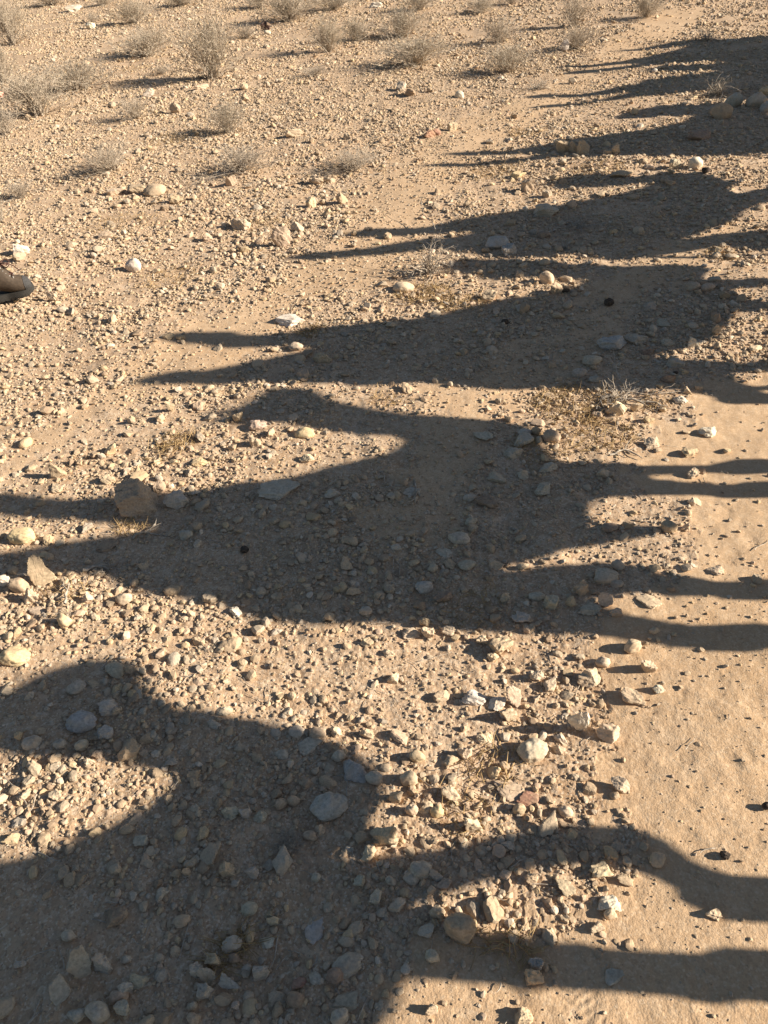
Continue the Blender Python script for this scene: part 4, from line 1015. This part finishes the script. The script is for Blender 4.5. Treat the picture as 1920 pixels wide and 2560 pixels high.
# ---------------------------------------------------------------- the caravan, right of the frame
TV = np.array([math.sin(rad(33)), math.cos(rad(33))]); DV = np.array([-math.cos(SAZ), math.sin(SAZ)]); OFF = np.array([2.85, 0.])
def zt(z): return (3*z-.509)/2.3
def to_sz(x, y):
    "shadow point on the ground -> place along the camel file and height of the thing that throws it"
    return np.linalg.solve(np.array([TV, DV*KSH]).T, at(x, y)[:2]-OFF)
def capsule(mask, S, Z, pts):
    for (s0, z0, r0), (s1, z1, r1) in zip(pts[:-1], pts[1:]):
        vx, vz = s1-s0, z1-z0; t = np.clip(((S-s0)*vx+(Z-z0)*vz)/(vx*vx+vz*vz+1e-9), 0, 1)
        mask |= np.hypot(S-s0-t*vx, Z-z0-t*vz) < r0+(r1-r0)*t
def inflate(name, mask, s0, z0, h, mat, legs=(), wide=1., cap=.33):
    "solid body from a side outline: round in section, thickness from the widest circle that fits"
    for _ in range(2 if h < .015 else 1):
        mk = np.pad(mask, 1); mask = mk[:-2, 1:-1] | mk[2:, 1:-1] | mk[1:-1, :-2] | mk[1:-1, 2:] | mask
    n, m = mask.shape; mk = np.pad(mask, 1); ii, jj = np.nonzero(mask)
    edge = mask & ~(mk[:-2, 1:-1] & mk[2:, 1:-1] & mk[1:-1, :-2] & mk[1:-1, 2:]); ei, ej = np.nonzero(edge)
    P = np.stack([ii, jj], 1).astype(np.float32); E = np.stack([ei, ej], 1).astype(np.float32)
    d = np.concatenate([np.sqrt(((P[k:k+1500, None]-E[None])**2).sum(-1)).min(1) for k in range(0, len(P), 1500)])
    R = np.zeros(len(P), np.float32)
    core = np.nonzero(d > .5)[0][::(2 if h < .015 else 1)]; Pc, dc = P[core], d[core]
    for k in range(0, len(P), 800):
        q = np.sqrt(((P[k:k+800, None]-Pc[None])**2).sum(-1)); R[k:k+800] = np.where(q <= dc[None]+1, dc[None], 0).max(1)
    R = np.maximum(R, d); T = np.zeros((n, m)); t = np.sqrt(np.maximum(R**2-(R-d)**2, 0))*h*wide
    T[ii, jj] = cap*np.tanh(t/cap)
    for _ in range(3):
        Q = np.pad(T, 1); T = np.where(mask & ~edge, (Q[:-2, 1:-1]+Q[2:, 1:-1]+Q[1:-1, :-2]+Q[1:-1, 2:]+2*T)/6, T)
    T[edge] = 0
    ids = np.full((n, m), -1); ids[ii, jj] = np.arange(len(ii)); N = len(ii)
    S = s0+jj*h; Z = z0+ii*h; th = T[ii, jj]; o = np.zeros(N)
    for (sc_, zc, sg) in legs:
        o += sg*.15*np.exp(-((S-sc_)/.16)**4)*np.clip((zc+.15-Z)/.35, 0, 1)
    nrm = np.array([TV[1], -TV[0]])
    def pos(sg):
        u = o+sg*th; return np.stack([OFF[0]+S*TV[0]-u*DV[0], OFF[1]+S*TV[1]-u*DV[1], np.maximum(Z+o/KSH, 0)], -1)
    inner = th > 0; back = np.where(inner, N+np.cumsum(inner)-1, np.arange(N))
    V = np.vstack([pos(1), pos(-1)[inner]])
    q = ids[:-1, :-1], ids[:-1, 1:], ids[1:, 1:], ids[1:, :-1]; ok = (q[0] >= 0) & (q[1] >= 0) & (q[2] >= 0) & (q[3] >= 0)
    F = np.stack([a[ok] for a in q], -1); G = back[F][:, ::-1]
    keep = ~np.all(np.sort(G, 1) == np.sort(F, 1), 1)
    Fa = np.vstack([F, G[keep]])
    # smooth the stair steps of the outline
    from_, to_ = np.concatenate([Fa[:, k] for k in range(4)]+[Fa[:, (k+1) % 4] for k in range(4)]), np.concatenate([Fa[:, (k+1) % 4] for k in range(4)]+[Fa[:, k] for k in range(4)])
    cnt = np.bincount(from_, minlength=len(V))[:, None]+1e-9
    for it in range(6):
        av = np.stack([np.bincount(from_, V[to_, c], minlength=len(V)) for c in range(3)], -1)/cnt; V = V+(av-V)*(.5 if it % 2 == 0 else -.42)*(cnt > .5)
    return V, Fa
def arr(pts): return np.array([to_sz(*p) for p in pts])
def build_camel(i, legs, ctr, prong=True, extra=(), lab='', slab=''):
    h = .013 if i == 1 else .02; ctr += .084; legs = [(a+.084, zt(b)) for a, b in legs]; extra = [[(a+.084, zt(b), r*1.15) for a, b, r in e] for e in extra]; s0, s1 = ctr-(1.3 if i == 1 else 1.6), ctr+(1.6 if i == 1 else 2.5); S, Z = np.meshgrid(np.arange(s0, s1, h), np.arange(0, 3.45, h)); mask = np.zeros(S.shape, bool)
    mask |= inpoly(arr(SHADOWS[i]), S, Z)
    for e in extra: capsule(mask, S, Z, e)
    sad = mask & (Z > zt(1.98)) & (np.abs(S-ctr) < .95) if prong else np.zeros_like(mask)
    if not prong:
        capsule(sad, S, Z, [(ctr-.32, 2.3, .14), (ctr-.38, 2.95, .05)]); capsule(sad, S, Z, [(ctr+.28, 2.3, .14), (ctr+.33, 3.0, .05)])
    body = mask & ~sad
    hump = np.zeros_like(mask); capsule(hump, S, Z, [(ctr-.4, 2.02, .26), (ctr, 2.12, .25), (ctr+.4, 2.0, .26)]); body |= hump & mask          # hump under the saddle
    pad = np.zeros_like(mask); capsule(pad, S, Z, [(ctr-.38, 2.2, .17), (ctr, 2.32, .13), (ctr+.38, 2.18, .17)])
    pad &= mask
    if not prong: pad |= sad
    for (ls, lz) in legs:
        capsule(body, S, Z, ([(ls, lz+.25, .11)] if i > 4 or lz > 1.3 and i == 1 else [])+[(ls, lz, .065), (ls+.02, .70, .065), (ls, .55, .055), (ls-.01, .14, .042), (ls+.03, .05, .075)])
    lg = [(ls, lz, 1 if k % 2 else -1) for k, (ls, lz) in enumerate(legs)]
    root = bpy.data.objects.new('camel', None); COL.objects.link(root); g0 = OFF+TV*ctr; root.location = (g0[0], g0[1], 0)
    tag(root, lab, 'camel', 'camels walking in a file beside the track')
    V, F = inflate('body', body, s0, 0, h, M_HAIR, lg, .9); V[:, :2] -= g0
    obj('body', mesh('body', V, F, M_HAIR, None, True), root)
    nrm = np.array([TV[1], -TV[0]])
    def P3(s, z, u=0): return np.array([OFF[0]+s*TV[0]+u*nrm[0]-g0[0], OFF[1]+s*TV[1]+u*nrm[1]-g0[1], z])
    # tail, eyes and ears
    col_ = np.nonzero(body[int(1.8/h)])[0]; sb = s0+col_.min()*h if len(col_) else ctr-.8
    V, F = tubes([(np.array([P3(sb+.04, 1.8), P3(sb-.03, 1.6), P3(sb-.03, 1.3), P3(sb-.02, 1.05)]), np.array([.03, .02, .016, .035]))], 8)
    obj('tail', mesh('tail', V, F, M_HAIR, None, True), root)
    hd = np.argwhere(body & (S > ctr+.75)); 
    if len(hd):
        hz, hs = hd[:, 0]*h, s0+hd[:, 1]*h; top = hz.max(); k = hs[hz > top-.14].mean()
        for u in (-1, 1):
            V, F = ICO[2]; obj('eye', mesh('eye', V*.022+P3(k+.03, top-.1, u*.075), F, M_HOOF, None, True), root)
            V, F = tubes([(np.array([P3(k-.08, top-.05, u*.06), P3(k-.10, top+.0, u*.075), P3(k-.11, top+.035, u*.08)]), np.array([.018, .022, .004]))], 8)
            obj('ear', mesh('ear', V, F, M_HAIR, None, True), root)
    sr = bpy.data.objects.new('camel_saddle', None); COL.objects.link(sr); sr.location = (g0[0], g0[1], 2.2)
    tag(sr, slab, 'saddle', 'saddles on the camels')
    V, F = inflate('saddle_pad', pad, s0, 0, h, M_WOOL, (), 1.25, .42); V[:, :2] -= g0; V[:, 2] -= 2.2
    obj('saddle_pad', mesh('saddle_pad', V, F, M_WOOL, None, True), sr)
    if prong and sad.any():
        V, F = inflate('pommels', sad, s0, 0, h, M_WOOD, (), 1., .2); V[:, :2] -= g0; V[:, 2] -= 2.2
        obj('pommels', mesh('pommels', V, F, M_WOOD, None, True), sr)
ORD = ['nearest', 'second', 'third', 'fourth', 'fifth', 'sixth', 'farthest']
CAM = {1: (.25, [(.66, .92), (.41, .92), (-.28, 1.2), (-.5, 1.2)], False, [[(-.5, 1.55, .2), (.1, 1.5, .22)]]),
       2: (2.6, [(3.20, 1.06), (2.975, 1.05), (2.155, 1.0), (1.855, .98)], True, []),
       3: (4.65, [(5.70, 1.2), (5.27, 1.17), (4.34, 1.12), (3.96, 1.1)], True, []),
       4: (7.0, [(7.85, 1.3), (7.62, 1.3), (6.68, 1.24), (6.42, 1.24)], True, []),
       5: (9.7, [(10.62, 1.35), (10.4, 1.35), (9.42, 1.35), (9.2, 1.35)], True, [[(9.35, 1.5, .22), (10.5, 1.5, .24)]]),
       6: (12.3, [(13.1, 1.35), (12.9, 1.35), (12.0, 1.35), (11.8, 1.35)], True, [[(11.9, 1.55, .22), (13.0, 1.55, .24)]]),
       7: (14.25, [(15.2, 1.35), (15.0, 1.35), (14.0, 1.35), (13.8, 1.35)], True, [[(13.9, 1.6, .22), (15.1, 1.6, .24)]])}
for i, (ctr, legs, pr, ex) in CAM.items():
    build_camel(i, legs, ctr, pr, ex, f'sandy brown camel whose long shadow is the {ORD[i-1]} one from the viewer', f'two horned saddle with dark red wool pad on the {ORD[i-1]} camel')

# ---------------------------------------------------------------- the walker at the left edge
def skin(name, pts, edges, mat, parent, sub=2, root=0):
    me = bpy.data.meshes.new(name); me.from_pydata([p[:3] for p in pts], edges, []); me.materials.append(mat)
    o = obj(name, me, parent); s = o.modifiers.new('skin', 'SKIN'); s.use_smooth_shade = True
    for k, p in enumerate(pts):
        r = p[3]; sv = me.skin_vertices[0].data[k]; sv.radius = (r if not isinstance(r, tuple) else r[0], r if not isinstance(r, tuple) else r[1]); sv.use_root = (k == root)
    o.modifiers.new('sub', 'SUBSURF').levels = sub; o.modifiers['sub'].render_levels = sub
    return o
def person():
    M_SKIN = plain('skin', (.62, .30, .22), .5, .06, 40., .1); M_TR = plain('trouser_cloth', (.13, .12, .09), .95, .2, 80., .4)
    M_JK = plain('jacket_cloth', (.20, .055, .06), .9, .2, 60., .4); M_HR = plain('hair', (.05, .03, .02), .7, .4, 90., .5)
    M_LEA = plain('boot_leather', (.068, .049, .034), .8, .22, 55., .35); M_CAP = plain('boot_rubber', (.048, .046, .045), .85, .3, 90., .2)
    M_SOLE = plain('boot_sole', (.035, .032, .028), .9, .2, 70., .3); M_LACE = plain('boot_lace', (.09, .045, .035), .9); M_MET = plain('eyelet', (.35, .33, .3), .35)
    toe, hl = at(96, 746), at(-20, 768); u = (toe-hl); u[2] = 0; u /= np.linalg.norm(u); v = np.array([-u[1], u[0], 0])
    SCL = 1.3; L = .345; heel = toe-u*L*SCL; heel[2] = low(*heel[:2])
    rt = bpy.data.objects.new('person', None); COL.objects.link(rt); rt.location = heel; rt.scale = (SCL,)*3; rt.rotation_euler = (0, 0, math.atan2(u[1], u[0]))
    tag(rt, 'person at the left edge with only a brown hiking boot and pink fingertips in view', 'person')
    LIFT = .03
    def boot(x0, y0, z0, pitch, nm='boot'):
        b = bpy.data.objects.new('boot_root', None); bpy.data.objects.remove(b)
        sc = L/.32; cp, sp = math.cos(pitch), math.sin(pitch)
        def T(P):
            P = np.array(P, float); P[..., 0] = .318-(.318-P[..., 0])*.82; P = P*sc; x = P[..., 0]*cp-P[..., 2]*sp; z = P[..., 0]*sp+P[..., 2]*cp; return np.stack([x+x0, P[..., 1]+y0, z+z0], -1)
        S = [(.318, .040, 88, .004, .004), (.314, .044, 88, .024, .020), (.30, .052, 86, .038, .032), (.275, .058, 84, .046, .038), (.24, .062, 80, .050, .043), (.205, .068, 74, .049, .048), (.185, .082, 66, .047, .058),
             (.155, .100, 55, .045, .070), (.128, .114, 42, .044, .084), (.105, .134, 26, .045, .084), (.094, .160, 10, .047, .078), (.089, .190, 0, .050, .076), (.086, .222, -2, .054, .078), (.086, .232, -2, .050, .070)]
        n = 28; a = np.arange(n)*2*math.pi/n; V = []
        for (cx, cz, tl, ry, rz) in S:
            t = math.radians(tl); e = np.array([-math.cos(t)*-1, 0, 0])
            ax = np.array([-math.cos(t), 0, -math.sin(t)])          # ring's long axis in the x-z plane
            ring = np.array([cx, 0, cz])+np.cos(a)[:, None]*ax*rz+np.sin(a)[:, None]*np.array([0, ry, 0]); ring[:, 1] *= 1.06; ring[:, 2] = np.maximum(ring[:, 2]*1.12, .010+.022*max(0, (cx-.25)/.08)**1.5); V.append(ring)
        V = np.array(V); V[..., 2] += .0015*vn(V[..., 0]*60, V[..., 1]*60+V[..., 2]*40, 5)
        i = np.arange(len(S)-1)[:, None]*n; j = np.arange(n)[None]; jn = (j+1) % n; F = np.stack([i+j, i+jn, i+n+jn, i+n+j], -1).reshape(-1, 4)
        bo = obj(nm, mesh('boot', T(V.reshape(-1, 3)), F, M_LEA, None, True), rt)
        Vc = V[:4].copy(); c = np.array([.27, 0, .05]); Vc = c+(Vc-c)*1.035; Vc[..., 2] = np.maximum(Vc[..., 2], .014)
        Fc = np.stack([i[:3]+j, i[:3]+jn, i[:3]+n+jn, i[:3]+n+j], -1).reshape(-1, 4)
        obj('toe_cap', mesh('toe_cap', T(Vc.reshape(-1, 3)), Fc, M_CAP, None, True), bo)
        # sole: foot outline with lugs
        X = np.linspace(0, 1, 25); half = .040+.010*np.exp(-((X-.74)/.2)**2)-.006*np.exp(-((X-.42)/.12)**2); half *= np.sqrt(np.clip(1-np.abs((X-.5)/.5)**7, 0, 1))
        xs = -.004+X*.330; up = np.vstack([np.stack([xs, half], 1), np.stack([xs[::-1], -half[::-1]], 1)]); k = len(up); rise = .022*np.clip((up[:, 0]-.25)/.08, 0, 1)**1.5
        lug = .004*(np.sin(up[:, 0]*260) > 0)
        z = [rise-.004+lug, rise+.004, rise+.011, rise+.036]; w_ = [.94, 1.0, 1.03, .98]
        Vs = np.vstack([np.stack([up[:, 0]*1, up[:, 1]*ww, zz+.0], 1) for zz, ww in zip(z, w_)]); q = np.arange(3)[:, None]*k; jj = np.arange(k)[None]; jm = (jj+1) % k
        Fs = np.stack([q+jj, q+jm, q+k+jm, q+k+jj], -1).reshape(-1, 4)
        cap1 = np.stack([np.arange(24), np.arange(1, 25), 49-np.arange(1, 25), 49-np.arange(24)], -1); cap2 = cap1[:, ::-1]+3*k
        obj('sole', mesh('sole', T(Vs), [np.vstack([Fs, cap1, cap2])], M_SOLE, None, False), bo)
        # laces: crosses up the instep, then a bow
        paths = []; cs = [(.226, .130), (.207, .142), (.190, .158), (.178, .176), (.172, .198), (.168, .222)]
        for q_, (lx, lz) in enumerate(cs):
            for sg in (-1, 1):
                nx, nz = cs[min(q_+1, 5)]; paths.append((T(np.array([[lx, sg*.024, lz-.004], [(lx+nx)/2+.002, 0, (lz+nz)/2+.006], [nx, -sg*.024, nz-.004]])), np.full(3, .0042)))
        for sg in (-1, 1): paths.append((T(np.array([[.172, 0, .205], [.21, sg*.03, .215], [.235, sg*.035, .195], [.21, sg*.022, .18], [.174, 0, .2]])), np.full(5, .0036)))
        paths.append((T(np.array([[.172, 0, .205], [.225, -.02, .205], [.26, -.03, .185], [.29, -.03, .15]])), np.full(4, .0036)))
        Vl, Fl = tubes(paths, 6); obj('laces', mesh('laces', Vl, Fl, M_LACE, None, True), bo)
        ev = [tubes([(T(np.array([[lx-.003, sg*.027, lz-.012], [lx, sg*.028, lz-.002]])), np.array([.005, .005]))], 8) for lx, lz in cs for sg in (-1, 1)]
        off = 0; Ve, Fe = [], []
        for a_, b_ in ev: Ve.append(a_); Fe.append(b_+off); off += len(a_)
        obj('eyelets', mesh('eyelets', np.vstack(Ve), np.vstack(Fe), M_MET, None, True), bo)
    boot(0, 0, LIFT, rad(3)); boot(-.66, .20, .07, rad(-22))
    # body, facing +x in its own frame; the right arm reaches forward
    z0 = LIFT
    inv = Matrix.Rotation(-rt.rotation_euler[2], 3, 'Z')
    r = ray(9, 234); tt = None; tgt = None
    sh = np.array([-.22, -.19, 1.50]); best = 9e9
    for z in np.arange(.6, 2.3, .02):                                 # where the sight line passes nearest to the shoulder's reach
        q = r*((z-EYE)/r[2])+np.array([0, 0, EYE]); lc = inv @ Vector((q-heel)/SCL); dd = abs((np.array(lc)-sh)[0]-.3)*.2+np.linalg.norm(np.array(lc)-sh)
        if dd < best: best, loc = dd, lc
    tip = np.array(loc); sh = np.array([-.22, -.19, 1.50]); 
    dv = tip-sh; D = np.linalg.norm(dv); dv /= D
    side = np.cross(dv, [0, 0, 1]); side /= np.linalg.norm(side); upv = np.cross(side, dv)
    palm = tip-dv*.125; wr = tip-dv*.19; el = sh+(wr-sh)*.52-np.array([0, 0, .10])
    print('arm reach', round(float(D), 2), 'tip', tip.round(2))
    B = [(-.33, .1, .98, (.09, .07)), (-.32, .1, 1.15, (.11, .08)), (-.29, .1, 1.36, (.16, .11)), (-.27, .1, 1.5, (.10, .08)), (-.25, .1, 1.57, .055), (-.24, .1, 1.64, .075), (-.235, .1, 1.72, (.085, .095)), (-.235, .1, 1.80, (.07, .08)),
         (-.26, -.07, 1.49, .06), (*el, .043), (*wr, .028), (*(palm), (.035, .017)),
         (-.30, .27, 1.48, .06), (-.42, .36, 1.2, .043), (-.30, .37, .97, .028), (-.27, .37, .90, (.035, .02)),
         (-.28, .03, .90, .055), (-.10, .0, .53, .06), (.13, .0, .15, .034),
         (-.36, .17, .90, .055), (-.42, .2, .52, .06), (-.60, .2, .18, .042)]
    E = [(0, 1), (1, 2), (2, 3), (3, 4), (4, 5), (5, 6), (6, 7), (3, 8), (8, 9), (9, 10), (10, 11), (3, 12), (12, 13), (13, 14), (14, 15), (0, 16), (16, 17), (17, 18), (0, 19), (19, 20), (20, 21)]
    def finger(root, base, d, ln, bend, rr=.0085):
        k = root; p = np.array(base, float); d = np.array(d, float)
        B.append((*p, rr*1.05)); E.append((k, len(B)-1)); k = len(B)-1
        for f in (.45, .3, .25):
            p = p+d*ln*f; B.append((*p, rr*(1 if f > .26 else .8))); E.append((k, len(B)-1)); k = len(B)-1; d = d+np.array(bend); d /= np.linalg.norm(d)
    for q, (ln, rr) in enumerate(((.074, .0085), (.082, .009), (.077, .0085), (.060, .0075))):
        b0 = palm+dv*.04+side*(.030-.020*q); ln_ = ln if q else np.linalg.norm(tip-b0); finger(11, b0, (tip-b0)/ln_ if q == 0 else dv, ln_, (0, 0, 0) if q == 0 else -upv*.22*q, rr)
    finger(11, palm+side*.032-dv*.02, dv*.6+side*.7, .055, (.1, 0, 0), .0095)
    for q in range(4): finger(15, (-.265+.0, .35+.014*q-.01, .865), (.1, 0, -1), (.07, .08, .075, .058)[q], (-.05, 0, 0), .008)
    finger(15, (-.24, .35, .89), (.6, -.1, -.8), .05, (0, 0, -.1), .009)
    skin('body', B, E, M_SKIN, rt, 2)
    skin('trousers', [(-.33, .1, 1.12, (.165, .125)), (-.33, .1, .95, (.19, .15)), (-.27, .0, .80, .11), (-.11, .0, .53, .085), (.10, .0, .245, .085), (-.37, .2, .80, .11), (-.43, .2, .52, .085), (-.61, .2, .19, .085)], [(0, 1), (1, 2), (2, 3), (3, 4), (1, 5), (5, 6), (6, 7)], M_TR, rt, 2)
    skin('jacket', [(-.33, .1, .90, (.215, .17)), (-.32, .1, 1.18, (.165, .125)), (-.29, .1, 1.36, (.185, .135)), (-.27, .1, 1.49, (.13, .10)), (-.255, .1, 1.55, .075), (-.26, -.07, 1.48, .08), (*el, .06), (*(wr-dv*.03), .042), (-.30, .27, 1.47, .08), (-.42, .36, 1.2, .06), (-.31, .37, 1.0, .042)],
         [(0, 1), (1, 2), (2, 3), (3, 4), (3, 5), (5, 6), (6, 7), (3, 8), (8, 9), (9, 10)], M_JK, rt, 2)
    V, F = ICO[3]; hv = V*np.array([.105, .092, .11])*(1+.05*vn(V[:, 0]*6, V[:, 1]*6+V[:, 2]*5, 9))[:, None]; keep = ~((V[:, 0] > .15) & (V[:, 2] < .45)); Fk = F[keep[F].all(1)]
    obj('hair', mesh('hair', hv+np.array([-.24, .1, 1.765]), Fk, M_HR, None, True), rt)
    for sg in (-1, 1):
        obj('eye', mesh('eye', ICO[2][0]*.013+np.array([-.147, .1+sg*.032, 1.725]), ICO[2][1], M_LACE, None, True), rt)
        obj('ear', mesh('ear', ICO[2][0]*np.array([.02, .01, .032])+np.array([-.235, .1+sg*.092, 1.715]), ICO[2][1], M_SKIN, None, True), rt)
    obj('nose', mesh('nose', ICO[2][0]*np.array([.016, .011, .020])+np.array([-.148, .1, 1.70]), ICO[2][1], M_SKIN, None, True), rt)
    obj('mouth', mesh('mouth', ICO[2][0]*np.array([.008, .026, .006])+np.array([-.148, .1, 1.66]), ICO[2][1], M_JK, None, True), rt)
person()
print('objects', len(bpy.data.objects))
LB = Counter(o['label'] for o in bpy.data.objects if 'label' in o); print('DUP', [(k, v) for k, v in LB.items() if v > 1])
